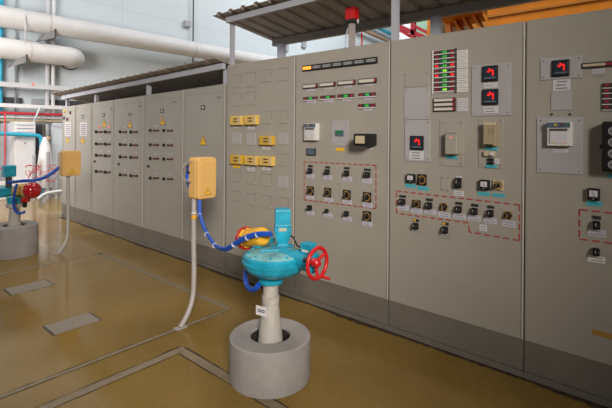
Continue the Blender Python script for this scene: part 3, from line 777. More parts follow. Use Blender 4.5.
b_ = MB().lathe((G.x, G.y, 0), (0, 0, 1), [(.08, .668), (.135, .672), (.170, .690), (.192, .712), (.200, .722), (.202, .748), (.213, .751), (.213, .766), (.204, .769), (.204, .790), (.198, .798), (.19, .800)], 'teal', 48); GB = b_.build('gearbox', t)
b_ = MB().lathe((G.x, G.y, 0), (0, 0, 1), [(.188, .800), (.178, .808), (.10, .816), (.07, .816)], 'teal_worn', 48); b_.build('gearbox_cover', t, 'worn greenish cover')
for i in range(8):
    a = 2*PI*i/8+.2; u = Vector((math.cos(a), math.sin(a), 0)); w_ = Vector((-u.y, u.x, 0)); q = Vector((A.x, A.y, 0))
    MB().prism([q+u*.066-w_*.005+Vector((0, 0, .646)), q+u*.080-w_*.005+Vector((0, 0, .646)), q+u*.125-w_*.005+Vector((0, 0, .676)), q+u*.066-w_*.005+Vector((0, 0, .676))], w_*.010, 'teal').build('gusset', t)
for i in range(10):
    a = 2*PI*i/10; MB().lathe((G.x+.165*math.cos(a), G.y+.165*math.sin(a), .808), (0, 0, 1), [(.010, 0), (.009, .010)], 'teal', 6).build('bolt', t)
# control head on the cover
Hc = atz(282.4, 246, .815); Hc.z = 0
ROT = math.radians(-42); RX = Vector((math.cos(ROT), math.sin(ROT), 0)); RY = Vector((-math.sin(ROT), math.cos(ROT), 0)); HR = Matrix((RX, RY, Vector((0, 0, 1)))).transposed()
def loft(secs, m, name, par, lab=None):
    b_ = MB(); k = b_.mi(m); n = 4
    for (c, hx, hy, z) in secs:
        b_.v += [Vector((c[0], c[1], z))+RX*sx*hx+RY*sy_*hy for sx, sy_ in ((-1, -1), (1, -1), (1, 1), (-1, 1))]
    for j in range(len(secs)-1):
        for i in range(4): b_.face([j*4+i, j*4+(i+1) % 4, (j+1)*4+(i+1) % 4, (j+1)*4+i], k)
    b_.face([3, 2, 1, 0], k); e = (len(secs)-1)*4; b_.face([e, e+1, e+2, e+3], k)
    o = b_.build(name, par, lab); md = o.modifiers.new('edge', 'BEVEL'); md.width = .007; md.segments = 2; md.limit_method = 'ANGLE'; md.angle_limit = .3
    return o
CH = loft([(Hc, .038, .038, .817), (Hc, .036, .036, .838), (Hc, .044, .042, .865), (Hc, .056, .048, .910), (Hc, .056, .048, .965), (Hc, .052, .046, .967), (Hc, .052, .046, 1.062), (Hc, .046, .040, 1.073)], 'teal', 'control_head', t)
fr = Vector((Hc.x, Hc.y, 0)) - RY*.0485
b_ = MB(); b_.obox(fr+Vector((0, 0, .938))-RX*.002, RX*.026, RY*.002, (0, 0, .010), 'beige'); b_.build('rating_plate', CH, 'small pale rating plate')
for sx in (-.043, .043):
    for zz in (.957, .918): MB().lathe(fr+RX*sx+Vector((0, 0, zz)), -RY, [(.006, 0), (.005, .006)], 'teal_dark', 8).build('screw', CH)
b_ = MB(); b_.box((Hc.x-.060, Hc.y-.058, .814), (Hc.x+.055, Hc.y+.055, .826), 'teal', .004); b_.build('head_base', t)
c = atz(268, 243, .815); b_ = MB(); b_.box((c.x-.045, c.y-.03, .814), (c.x+.045, c.y+.03, .850), 'teal', .006); b_.lathe((c.x, c.y, .85), (0, 0, 1), [(.022, 0), (.020, .045), (.012, .05)], 'teal', 16); b_.build('stop_block', t)
c = atz(272, 251, .815); b_ = MB(); b_.obox((c.x, c.y, .822), Vector((.06, -.05, 0)), Vector((.015, .018, 0)), (0, 0, .006), 'teal', .002); b_.build('indicator_bar', t)
# worm housing reaching out to the handwheel
WZ = .802
b_ = MB()
b_.cyl((A.x+.055, 2.06, WZ-.032), (A.x+.055, 1.72, WZ-.012), .058, 'teal', 28)
b_.box((A.x-.02, 1.86, .705), (A.x+.125, 2.03, .795), 'teal', .015)
b_.lathe((A.x+.055, 1.735, WZ-.012), (0, -1, 0), [(.064, -.02), (.066, 0), (.066, .018), (.05, .024)], 'teal', 28); b_.build('worm_housing', t)
c = atd(308.5, 248, 2.72); b_ = MB(); b_.box((c.x-.036, c.y-.042, WZ+.03), (c.x+.034, c.y+.040, c.z+.036), 'teal', .008); b_.cyl((c.x, c.y, WZ-.0), (c.x, c.y, WZ+.034), .022, 'teal_dark', 16); o = b_.build('limit_switch_box', t)
f = MB(); f.box((c.x-.039, c.y-.030, c.z-.018), (c.x-.0355, c.y+.022, c.z-.004), 'white'); f.build('rating_plate', o, 'white plate')
pL = [Hc+RX*.05+Vector((0, 0, .885)), Hc+RX*.075+Vector((0, 0, .872)), Vector((c.x+.03, c.y+.12, .858)), Vector((c.x+.01, c.y+.038, .865))]
MB().tube(pL, .005, 'black', 8).build('lead', t, 'short black lead')
# handwheel: axis along -Y
W = atd(317.4, 263.2, 2.585); R_ = .090
b_ = MB(); ring = [W+Vector((math.cos(2*PI*i/28)*R_, 0, math.sin(2*PI*i/28)*R_)) for i in range(28)]
b_.tube(ring, .0118, 'red', 12, closed=True, sub=1)
for a in (.55, 2.85, 4.75):
    q = W+Vector((math.cos(a)*R_, 0, math.sin(a)*R_)); b_.tube([W+Vector((0, .012, 0)), W*.5+q*.5+Vector((0, .008, 0)), q], .0095, 'red', 10)
b_.lathe(W+Vector((0, .03, 0)), (0, -1, 0), [(.026, 0), (.026, .035), (.018, .045)], 'red', 20)
HW = b_.build('handwheel', t, 'red handwheel')
q = W+Vector((math.cos(4.75)*R_*.95, 0, math.sin(4.75)*R_*.95)); q2 = W+Vector((.045, -.012, -.088))
b_ = MB(); b_.cyl(W+Vector((.030, .0, -.084)), W+Vector((.036, -.065, -.088)), .010, 'red', 14, .008); b_.build('crank_knob', HW, 'red crank knob')
b_ = MB(); b_.lathe(W+Vector((0, .03, 0)), (0, 1, 0), [(.016, 0), (.016, max(.02, 1.73-W.y-.03+.01))], 'trim_dark', 16); b_.build('shaft', t, 'dark shaft')
# motor behind
m0, m1 = atd(264, 236.3, 2.93), atd(243.5, 238.4, 3.14); ax = (m1-m0); L = ax.length
b_ = MB().lathe(m0, ax, [(.050, 0), (.060, .012), (.064, .03), (.064, L-.07), (.070, L-.065), (.070, L-.05)], 'motor_yellow', 32); b_.build('motor', t, 'yellow motor')
b_ = MB().lathe(m0+ax.normalized()*(L-.05), ax, [(.080, 0), (.082, .012), (.080, .03), (.062, .05), (.02, .06)], 'red_gloss', 32); b_.build('motor_cap', t, 'red motor cap')
for i in range(6):
    a = 2*PI*i/6; x_ = ax.normalized(); o1 = x_.orthogonal().normalized(); o2 = x_.cross(o1)
    MB().lathe(m0+x_*(L-.075)+(o1*math.cos(a)+o2*math.sin(a))*.066, x_, [(.006, 0), (.006, .022)], 'trim_dark', 8).build('bolt', t)
b_ = MB(); mm = m0+ax*.25; b_.box((mm.x-.035, mm.y-.035, .806), (mm.x+.035, mm.y+.035, mm.z-.04), 'teal', .006); b_.build('motor_bracket', t)
c = atd(261.2, 311, 2.79); uu = Vector((RT.x, RT.y, 0)).normalized(); vv = Vector((-.10, 0, 1)).normalized()
b_ = MB(); nn = uu.cross(Vector((0, 0, 1))); b_.obox(c, uu*.034+Vector((0, 0, -.009)), Vector((0, 0, .030)), nn*.0015, 'paper')
for q_ in (.35, -.2): b_.obox(c-Vector((FW.x, FW.y, 0))*.003+Vector((0, 0, .02*q_)), uu*.024+Vector((0, 0, -.006)), Vector((0, 0, .004)), nn*.0004, 'textline')
b_.tube([c+uu*.034, c+uu*.05+Vector((.02, .02, .0))], .003, 'post', 6, sub=2)
b_.build('tag_plate', t, 'white tag plate tied to the stem')

# far actuator with red dome
A2 = atz(14.2, 254.4); A2.z = 0
t = thing('valve_actuator', 'far turquoise valve actuator with a yellow motor ending in a red dome', 'valve actuator', (A2.x, A2.y, 0), 'electric valve actuators')
valve_stem(t, A2, 1.15)
d2 = 5.72; G2 = atd(0, 191, d2+.05)
MB().lathe((A2.x, A2.y, 0), (0, 0, 1), [(.085, .605), (.095, .61), (.095, .65), (.07, .66), (.07, .72)], 'stem', 28).build('mounting_flange', t)
b_ = MB().lathe((A2.x, A2.y, 0), (0, 0, 1), [(.08, .66), (.085, .665), (.085, .72), (.10, .73)], 'teal', 28); b_.build('neck', t)
b_ = MB().lathe((G2.x, G2.y, 0), (0, 0, 1), [(.10, .705), (.155, .712), (.175, .735), (.178, .80), (.182, .805), (.182, .825), (.165, .835)], 'teal', 40); b_.build('gearbox', t)
b_ = MB().lathe((G2.x, G2.y, 0), (0, 0, 1), [(.15, .835), (.14, .842), (.06, .846)], 'teal_worn', 40); b_.build('gearbox_cover', t, 'worn greenish cover')
h2 = atd(8.8, 171, d2); b_ = MB(); b_.box((h2.x-.07, h2.y-.07, h2.z-.075), (h2.x+.07, h2.y+.07, h2.z+.075), 'teal', .012); b_.cyl((h2.x, h2.y, .838), (h2.x, h2.y, h2.z-.07), .035, 'trim_dark', 18); b_.build('control_head', t)
e0, e1 = atd(18, 191, d2+.02), atd(36.5, 190, d2-.20); ax = e1-e0; L = ax.length
b_ = MB().lathe(e0, ax, [(.07, 0), (.085, .01), (.090, .04), (.090, L*.55), (.10, L*.56), (.10, L*.7)], 'motor_yellow', 32); MT = b_.build('motor', t, 'yellow motor')
b_ = MB().lathe(e0+ax.normalized()*L*.7, ax, [(.104, 0), (.108, .02), (.104, .06), (.088, .095), (.062, .118), (.025, .129), (.005, .13)], 'red_gloss', 36); b_.build('motor_dome', t, 'glossy red dome')
g2 = atd(25, 199.5, d2-.12); b_ = MB(); b_.lathe((g2.x, g2.y, g2.z+.03), (0, 0, -1), [(.05, 0), (.06, .01), (.06, .05), (.05, .06)], 'red_gloss', 20); b_.build('cable_entry', t, 'red cable entry')
b_ = MB(); b_.lathe((g2.x, g2.y, g2.z-.03), (0, 0, -1), [(.026, 0), (.022, .07)], 'black', 14); b_.build('cable_gland', t, 'black gland')
q = e0+ax*.28; nrm = -Vector((RT.y, -RT.x, 0)).normalized()
for u, v in ((-.03, .05), (.05, .05), (-.03, -.05), (.05, -.05)):
    qq = e0+ax.normalized()*(.10+u)+Vector((0, 0, v))-Vector((FW.x, FW.y, 0)).normalized()*.088; MB().lathe(qq, -Vector((FW.x, FW.y, 0)), [(.012, 0), (.010, .012)], 'trim_dark', 8).build('bolt', t)

# ------------------------------------------------------------------ yellow junction boxes on bent posts
def junction_box(lab, xl, xr_, zt, zb, Y, post_pts, rot, extra):
    base = post_pts[-1]
    t = thing('junction_box', lab, 'junction box', (base[0], base[1], 0), 'yellow junction boxes on bent posts')
    xc = (xl+xr_)/2; hw = (xr_-xl)/2; hz = (zt-zb)/2; zc = (zt+zb)/2
    ex = Vector((math.cos(rot), math.sin(rot), 0)); ey = Vector((-math.sin(rot), math.cos(rot), 0)); c = Vector((xc, Y, zc))
    bm = bmesh.new(); bmesh.ops.create_cube(bm, size=2)
    def rounded(off, hx, hy, hz_, rc, m, name, lab2=None):
        bm = bmesh.new(); bmesh.ops.create_cube(bm, size=2)
        for v in bm.verts: v.co = Vector((v.co.x*hx, v.co.y*hy, v.co.z*hz_))
        ed = [e for e in bm.edges if abs(e.verts[0].co.y-e.verts[1].co.y) > hy]
        bmesh.ops.bevel(bm, geom=ed, offset=rc, segments=5, profile=.5, affect='EDGES')
        ed = [e for e in bm.edges if e.verts[0].co.y < -hy*.9 and e.verts[1].co.y < -hy*.9]
        bmesh.ops.bevel(bm, geom=ed, offset=min(.012, hy*.6), segments=3, profile=.5, affect='EDGES')
        for v in bm.verts: v.co = c+ex*v.co.x+ey*(v.co.y+off)+Vector((0, 0, v.co.z))
        return MB().bm(bm, m).build(name, t, lab2)
    rounded(.0, hw, .045, hz, .028, 'box_yellow', 'box')
    LD = rounded(-.058, hw*.985, .014, hz*.985, .030, 'box_yellow', 'lid')
    rounded(-.073, hw*.78, .004, hz*.82, .02, 'box_yellow', 'lid_panel')
    b_ = MB(); s = hw*.36; cc = c-ey*.0775-Vector((0, 0, hz*.66))
    def tri(k, dd, m): b_.prism([cc+ex*(-s*k)+Vector((0, 0, -s*.62*k))-ey*dd, cc+ex*s*k+Vector((0, 0, -s*.62*k))-ey*dd, cc+Vector((0, 0, s*1.1*k))-ey*dd], ey*.001, m)
    tri(1, 0, 'trim_dark'); tri(.84, .0006, 'tag_yellow')
    b_.prism([cc+ex*u*s+Vector((0, 0, v*s))-ey*.0012 for u, v in ((.06, .55), (.16, .1), (0, .14), (.06, -.35), (-.16, .2), (0, .16))], ey*.0006, 'trim_dark')
    b_.build('warning_sign', LD, 'yellow triangle warning sign')
    b_ = MB(); b_.tube(post_pts, .0205, 'post', 14, sub=8); b_.build('post', t, 'grey bent post')
    b_ = MB(); bx_ = post_pts[-1]; b_.obox((bx_[0], bx_[1], .004), Vector((.05, 0, 0)), Vector((0, .03, 0)), (0, 0, .003), 'post'); b_.build('foot', t)
    return t, c, ex, ey, hw, hz
px1 = 2.165
J1, c1, ex1, ey1, hw1, hz1 = junction_box('yellow junction box on a bent grey post beside the turquoise actuator', 2.132, 2.335, 1.375, 1.022, 3.12,
    [Vector((px1, 3.135, 1.06)), Vector((px1-.003, 3.13, .7)), Vector((px1-.008, 3.115, .36)), Vector((px1-.03, 3.10, .20)), Vector((px1-.085, 3.085, .09)), Vector((2.0, 3.07, .006))], .06, 0)
b_ = MB(); zc = atx(194, 212.5, px1).z
b_.lathe((px1-.005, 3.125, zc-.006), (0, 0, 1), [(.024, 0), (.024, .012)], 'white', 16); b_.build('cable_tie', J1, 'white cable tie')
b_ = MB(); b_.lathe((px1-.005, 3.125, zc-.05), (0, 0, 1), [(.0235, 0), (.0235, .03)], 'motor_yellow', 16); b_.build('clip', J1, 'yellow clip')
# grey loops and blue lead behind the left side of the first box
pp = [atd(x, y, d) for x, y, d in ((192, 163, 3.66), (187, 162, 3.66), (182.5, 169, 3.64), (182.3, 176, 3.62), (186, 181, 3.62), (191, 182, 3.64))]
MB().tube(pp, .006, 'trim_mid', 10).build('lead', J1, 'looped grey lead')
pp = [atd(x, y, d) for x, y, d in ((193, 165, 3.69), (189, 164.6, 3.68), (186.6, 167.5, 3.66), (188.5, 172, 3.66), (193, 175, 3.7))]
MB().tube(pp, .005, 'black', 8).build('lead', J1, 'thin black lead')
J2, c2, ex2, ey2, hw2, hz2 = junction_box('yellow junction box on a bent grey post beside the far actuator', 2.176, 2.405, 1.325, .995, 6.12,
    [Vector((2.278, 6.14, 1.03)), Vector((2.275, 6.135, .7)), Vector((2.27, 6.12, .33)), Vector((2.255, 6.10, .2)), Vector((2.21, 6.085, .09)), Vector((2.137, 6.07, .006))], .0, 0)

# ------------------------------------------------------------------ blue cables
def cable(lab, pts, r, ties, strands=1, group='blue corrugated cables'):
    P = [atd(*p) for p in pts]; t = thing('blue_cable', lab, 'cable', P[0], group)
    if strands == 1: MB().tube(P, r, 'blue', 12, sub=10, ridge=.10).build('sheath', t)
    else:
        offs = [Vector((0, 0, r*.8)), Vector((RT.x, RT.y, 0))*r*.8, Vector((0, 0, -r*.8))][:strands]
        for o_ in offs: MB().tube([p+o_ for p in P], r, 'blue', 10, sub=10, ridge=.10).build('sheath', t)
    for i, f_ in ties:
        a = P[i].lerp(P[i+1], f_); d_ = (P[i+1]-P[i]).normalized(); k = 1.1 if strands == 1 else 1.6
        MB().lathe(a-d_*.004, d_, [(r*k, 0), (r*k, .0045)], 'paper', 14).build('cable_tie', t, 'white cable tie')
    return t
cable('bundle of blue cables sagging from the nearer yellow box to the turquoise actuator',
      [(199.2, 201.5, 3.56), (198.9, 207, 3.52), (199.6, 216, 3.46), (204, 229, 3.36), (210, 240, 3.25), (217, 248, 3.15), (226, 249.5, 3.05), (235, 244, 2.97), (246, 238, 2.90), (258, 234.8, 2.85), (271, 234.6, 2.83)],
      .0125, [(1, .9), (3, .5), (4, .7), (6, .9), (8, .1), (8, .95)], 2)
cable('blue cable looping under the turquoise gearbox', [(248.5, 263.5, 3.06), (246.2, 270, 3.02), (245.4, 278, 2.96), (247.2, 286, 2.88), (251.5, 289.6, 2.82), (256, 288.2, 2.78), (258.6, 284.8, 2.76)], .0175, [])
cable('blue cable at the left side of the nearer yellow box', [(190.2, 165.5, 3.72), (188.4, 172, 3.72), (188.4, 180, 3.72), (190, 187, 3.72)], .022, [(1, .9)])
cable('blue cable hanging from the far yellow box to the far turquoise actuator', [(60.5, 166.5, 5.72), (56, 170, 5.68), (50, 174.5, 5.62), (42, 178.5, 5.52), (33, 180.3, 5.42), (22, 181, 5.42), (13, 182, 5.55), (8.5, 182.6, 5.57)], .021, [])
cable('blue cable looping below the yellow motor of the far actuator', [(17, 184.2, 5.36), (15.2, 190, 5.36), (13.8, 199, 5.38), (14, 207, 5.40), (17, 212.4, 5.42), (22, 213, 5.44), (25, 211.5, 5.45)], .016, [])

# ------------------------------------------------------------------ the end wall: pipes, trays, plant
def wp(px, py, Y=WY): return aty(px, py, Y)
def runx(name, lab, cat, z, y, r, x0, x1, m, group=None):
    return tag(MB().cyl((x0, y, z), (x1, y, z), r, m, 28).build(name), lab, cat, group)
Yp = 12.05
zt0, zb0 = aty(60, 16.4, Yp).z, aty(60, 36.4, Yp).z
t = thing('large_pipe', 'long white overhead pipe, the upper of two on the end wall', 'pipe', (8, Yp, 4.0), 'large white overhead pipes')
rp = (zt0-zb0)/2; zc = (zt0+zb0)/2
MB().cyl((2.2, Yp, zc), (16, Yp, zc), rp, 'pipe', 40).build('pipe_run', t)
for x in (3.95, 8.2):
    MB().lathe((x, Yp, zc), (1, 0, 0), [(rp+.004, 0), (rp+.004, .03)], 'pipe_rust', 40).build('weld_band', t, 'rusty weld band')
x = aty(52, 35, Yp).x
def bracket(t, q, Yb):
    b_ = MB(); P = [aty(a_, c_, Yb) for a_, c_ in q]
    b_.prism(P, (0, .34, 0), 'bracket'); d_ = P[1]-P[0]
    b_.box((P[0].x-.005, Yb-.012, P[1].z), (P[0].x+.02, Yb+.34, P[0].z+.01), 'trim_dark')
    b_.box((P[3].x, Yb+.1, P[1].z-.02), (P[0].x, 12.34, P[1].z+.03), 'bracket'); return b_.build('wall_bracket', t, 'grey wall bracket')
bracket(t, [(55, 29.2), (55, 37.8), (40, 40.6), (47, 32.4)], Yp-rp*.86)
zt0, zb0 = aty(30, 41.4, Yp).z, aty(30, 61.8, Yp).z; rp2 = (zt0-zb0)/2; zc2 = (zt0+zb0)/2
t = thing('large_pipe', 'shorter white overhead pipe with an elbow turning into the end wall', 'pipe', (4, Yp, 3.4), 'large white overhead pipes')
xe = aty(87.5, 58, Yp).x - rp2
b_ = MB(); pts = [Vector((2.2, Yp, zc2)), Vector((xe-.28, Yp, zc2))]
for i in range(1, 9):
    a = PI/2*i/8; pts.append(Vector((xe-.28+.28*math.sin(a), Yp+.28*(1-math.cos(a)), zc2)))
pts.append(Vector((xe, WY-.02, zc2)))
b_.tube(pts, rp2, 'pipe', 36, sub=1); b_.build('pipe_run', t)
MB().lathe((aty(28, 50, Yp).x, Yp, zc2), (1, 0, 0), [(rp2+.004, 0), (rp2+.004, .03)], 'pipe_rust', 40).build('weld_band', t, 'rusty weld band')
MB().lathe((xe, WY-.03, zc2), (0, 1, 0), [(rp2+.03, 0), (rp2+.03, .02)], 'trim_dark', 36).build('wall_collar', t, 'dark wall collar')
bracket(t, [(26.3, 54.6), (26.3, 62.4), (10.5, 67), (17.5, 59)], Yp-rp2*.86)
MB().cyl((aty(25.3, 25, Yp-.3).x, Yp-.29, zc2+rp2*.6), (aty(25.3, 25, Yp-.3).x, Yp-.29, zc+.05), .012, 'steel_white', 10).build('hanger_rod', t)
# vertical conduits
Yc = 12.42
for i, (px, lab, m_, r) in enumerate(((47.4, 'pale vertical conduit, thicker of the pair beside the far cabinets', 'steel_white', .055), (53.3, 'pale vertical conduit nearest the far end of the cabinet row', 'panel_white', .045))):
    p = aty(px, 60, Yc); tag(MB().cyl((p.x, Yc, .001), (p.x, Yc, 9.5), r, m_, 16).build('conduit'), lab, 'conduit', 'vertical wall conduits')
p = aty(16.7, 60, Yc); tag(MB().cyl((p.x, 12.5, .001), (p.x, 12.5, 9.5), .02, 'grey_mid', 10).build('conduit'), 'thin grey vertical conduit left of the pale pair on the end wall', 'conduit', 'vertical wall conduits')
p = aty(194.6, 30, Yc); t = thing('conduit', 'thin dark vertical conduit with a small wall box above the long white pipe', 'conduit', (p.x, 12.5, 2), 'vertical wall conduits')
MB().cyl((p.x, 12.5, .001), (p.x, 12.5, 9.5), .022, 'dark', 10).build('tube', t)
q = aty(189, 24, 12.5); MB().box((q.x-.16, 12.48, q.z-.1), (q.x+.06, 12.59, q.z+.1), 'grey_mid', .01).build('wall_box', t)
# horizontal runs across the end wall
def tray(name, lab, cat, px, y0, y1, Y, x0, x1, m_, dy=.08, group=None):
    a, c = aty(px, y0, Y), aty(px, y1, Y)
    return tag(MB().box((x0, Y, c.z), (x1, Y+dy, a.z), m_, .006).build(name), lab, cat, group)
xl = 2.2; xr2 = aty(75, 88, 12.2).x
o = tray('wall_rail', 'upper pale horizontal rail across the end wall with a red spot', 'rail', 30, 83.6, 88.4, 12.14, xl, 5.6, 'steel_white', .1)
p = aty(33.4, 84.2, 12.13); MB().lathe((p.x, 12.14, p.z), (0, -1, 0), [(.035, 0), (.03, .01)], 'lamp_pink', 14).build('red_spot', o, 'red spot')
tray('wall_rail', 'lower pale horizontal rail just above the red pipe', 'rail', 30, 104.4, 108.2, 12.10, xl, 4.55, 'panel_white', .12)
t = bpy.data.objects.new('louvre_strip', None); COL.objects.link(t); t.location = (3.5, 12.54, 2.2); t['kind'] = 'structure'  # dark louvre strip on the end wall
a, c = aty(30, 98.4, 12.55), aty(30, 104, 12.55)
for x0, x1, m_ in ((2.6, aty(15, 100, 12.55).x, 'dark'), (aty(19, 100, 12.55).x, aty(22, 100, 12.55).x, 'dark'), (aty(32, 100, 12.55).x, aty(44, 100, 12.55).x, 'grey_mid'), (aty(48.4, 100, 12.55).x, aty(50.6, 100, 12.55).x, 'dark'), (aty(54.4, 100, 12.55).x, 6.2, 'dark')):
    MB().box((x0, 12.53, c.z), (x1, 12.595, a.z), m_).build('pane', t)
runx('red_pipe', 'red horizontal pipe along the end wall', 'pipe', aty(30, 113.8, 12.2).z, 12.2, .036, xl, 4.62, 'pipe_red')
runx('small_pipe', 'thin cream pipe just under the red pipe', 'pipe', aty(30, 117.6, 12.25).z, 12.25, .022, xl, 4.75, 'panel_white', 'thin cream wall pipes')
runx('small_pipe', 'cream pipe above the white panel cabinet', 'pipe', aty(30, 120.8, 12.3).z, 12.3, .032, xl, 4.75, 'beige', 'thin cream wall pipes')
# thin diagonal strut
a, c = aty(40, 107, 12.05), aty(33.5, 122, 12.05); tag(MB().cyl(a, c, .02, 'panel_blue', 10).build('hanger_strut'), 'thin slanting strut between the rails and the white panel cabinet', 'strut')
# white panel cabinet standing at the end wall
a, c = aty(14.8, 121.5, 11.7), aty(35.2, 180, 11.7)
t = thing('panel_cabinet', 'tall white panel cabinet at the end wall behind the far actuator', 'cabinet', ((a.x+c.x)/2, 11.9, 0))
MB().box((a.x, 11.7, .02), (c.x, 12.1, a.z), 'panel_white', .01).build('body', t)
zz = aty(25, 140, 11.7).z; MB().box((a.x+.03, 11.688, .15), (c.x-.03, 11.701, zz), 'panel_white', .004).build('door', t)
f = MB()
for py in (124.5, 128, 131.6, 135.5): q = aty(25, py, 11.69).z; f.box((a.x+.04, 11.685, q-.012), (c.x-.04, 11.702, q), 'beam_grey')
f.build('vent_slots', t)
q = aty(25, 143, 11.69); MB().box((q.x-.02, 11.676, q.z-.02), (q.x+.02, 11.69, q.z+.02), 'grey_mid', .003).build('latch', t)
for px, m_, w, lab in ((3, 'grey_mid', .062, 'grey vertical duct left of the white panel cabinet'), (9.6, 'steel_bluish', .07, 'bluish grey vertical duct next to the white panel cabinet')):
    p = aty(px, 150, 12.3); tag(MB().box((p.x-w, 12.20, .001), (p.x+w, 12.37, 1.75), m_, .01).build('duct'), lab, 'duct', 'vertical ducts at the end wall')
p = aty(38, 130, 12.35); tag(MB().box((p.x-.06, 12.3, .001), (p.x+.10, 12.5, 1.72), 'dark', .01).build('duct'), 'dark vertical duct between the white panel cabinet and the white tank', 'duct', 'vertical ducts at the end wall')
# bright pale panel right of the tank, ending behind the far cabinet
a, c = aty(52.6, 123, 12.2), aty(66, 200, 12.2)
t = thing('wall_panel', 'pale blue white panel behind the far end of the cabinet row', 'panel', ((a.x+c.x)/2, 12.2, 0))
MB().box((a.x, 12.2, .002), (a.x+.9, 12.26, a.z), 'panel_blue', .01).build('sheet', t); MB().box((a.x, 12.18, a.z-.1), (a.x+.9, 12.2, a.z-.04), 'steel_bluish').build('top_rail', t)
# white low plinth block across the end
a = aty(25, 178, 11.2); tag(MB().box((2.6, 11.62, .001), (4.35, 11.69, .42), 'panel_white', .01).build('low_partition'), 'low white partition board at the foot of the end wall', 'partition')
# white tank with neck
p = aty(45, 170, 11.3)
t = thing('white_tank', 'white cone shaped tank with a brown cap between the pipes at the end wall', 'tank', (p.x, 11.3, 0))
z_ = lambda y: aty(45, y, 11.3).z
MB().lathe((p.x, 11.3, 0), (0, 0, 1), [(.15, .25), (.165, .5), (.16, z_(166)), (.11, z_(146)), (.055, z_(139)), (.05, z_(137))], 'panel_white', 28).build('vessel', t)
MB().lathe((p.x+.06, 11.3, z_(139.5)), (.3, 0, 1), [(.06, 0), (.055, .07)], 'rust', 18).build('cap', t, 'brown cap')
MB().lathe((p.x-.02, 11.32, z_(137)), (0, 0, 1), [(.03, 0), (.03, .28)], 'trim_dark', 14).build('neck_pipe', t, 'dark neck pipe')
for s in (-1, 1): MB().box((p.x+s*.12-.02, 11.28, .001), (p.x+s*.12+.02, 11.32, .3), 'grey_mid').build('leg', t)
# upright grey posts of the dosing rig
for px, y0, lab in ((34.3, 155, 'short grey upright pipe in front of the white panel cabinet'), (48.2, 152, 'short grey upright pipe beside the white tank'), (57.3, 153, 'short grey upright pipe beside the far yellow box')):
    p = aty(px, y0, 11.05); tag(MB().cyl((p.x, 11.05, .001), (p.x, 11.05, p.z), .035, 'grey_mid', 14).build('upright_pipe'), lab, 'pipe', 'short grey uprights at the end wall')
# pipes low on the floor
t = thing('floor_pipe', 'grey white pipe lying across the floor before the end wall', 'pipe', (3.8, 10.6, 0))
pts = [aty(38, 199, 10.55), aty(44, 194.5, 10.55), aty(50, 192.6, 10.55), aty(62, 190.8, 10.55)]
MB().tube(pts, .035, 'steel_white', 14).build('pipe_run', t)
for q in (pts[1], pts[3]): MB().box((q.x-.03, q.y-.03, .001), (q.x+.03, q.y+.03, q.z-.045), 'grey_mid').build('support', t)
# red wires
def spline_wire(n, seed, x0, x1, y0, y1, r):
    rn = random.Random(seed); out = []
    for k in range(n):
        pts = []; px = rn.uniform(x0, x1); py = rn.uniform(y0, y1)
        for j in range(6):
            pts.append(aty(px, py, 10.75+.02*k+.015*j)); px = min(x1, max(x0, px+rn.uniform(-9, 9))); py = min(y1, max(y0, py+rn.uniform(-5, 5)))
        out.append(pts)
    return out
t = thing('hanging_wiring', 'tangle of thin red wires behind the far blue cable', 'wiring', aty(40, 175, 10.8))
for pts in spline_wire(9, 5, 26, 55, 165, 181, .008): MB().tube(pts, .007, 'pipe_red', 6).build('wire', t)
p = aty(5, 112, 10.2); tag(MB().tube([p, aty(5, 150, 10.2), aty(4.6, 164, 10.2), aty(2.5, 168, 10.2), aty(-4, 169, 10.2)], .013, 'pipe_red', 8).build('hanging_hose'), 'thin red hose hanging down at the left edge', 'hose')
# turquoise pipework at the left edge
Yt = 11.56
p = aty(.5, 60, 12.45); tag(MB().cyl((p.x, 12.45, .001), (p.x, 12.45, 9.5), .055, 'teal_pipe', 18).build('turquoise_pipe'), 'vertical blue turquoise pipe passing behind both large white pipes', 'pipe', 'turquoise pipes')
pts = [aty(-8, 133.4, Yt), aty(10, 134, Yt), aty(28, 135, Yt), aty(36, 135.4, Yt), aty(40.2, 137, Yt), aty(41.4, 141, Yt), aty(41.4, 146, Yt), aty(41.4, 165, Yt), Vector((aty(41.4, 165, Yt).x, Yt, .002))]
tag(MB().tube(pts, .045, 'teal_pipe', 16).build('turquoise_pipe'), 'horizontal turquoise pipe bending down beside the white tank', 'pipe', 'turquoise pipes')

# ------------------------------------------------------------------ beyond the cabinets
t = thing('crane_girder', 'long orange crane girder above the tall cabinet at the right', 'crane', (8.3, .5, 2.5))
MB().box((8.0, -6, 3.30), (8.06, 2.66, 4.0), 'crane').build('web', t)
MB().box((7.90, -6, 3.26), (8.40, 2.66, 3.30), 'crane').build('lower_flange', t)
MB().box((7.97, -6, 3.66), (8.0, 2.66, 3.70), 'crane_dark').build('cable_rail', t, 'darker rail')
MB().box((7.88, -6, 3.98), (8.4, 2.66, 4.04), 'crane').build('upper_flange', t)
for y in (2.5, -2, -5.8): MB().box((8.1, y-.1, .001), (8.35, y+.1, 3.26), 'crane_dark').build('column', t)
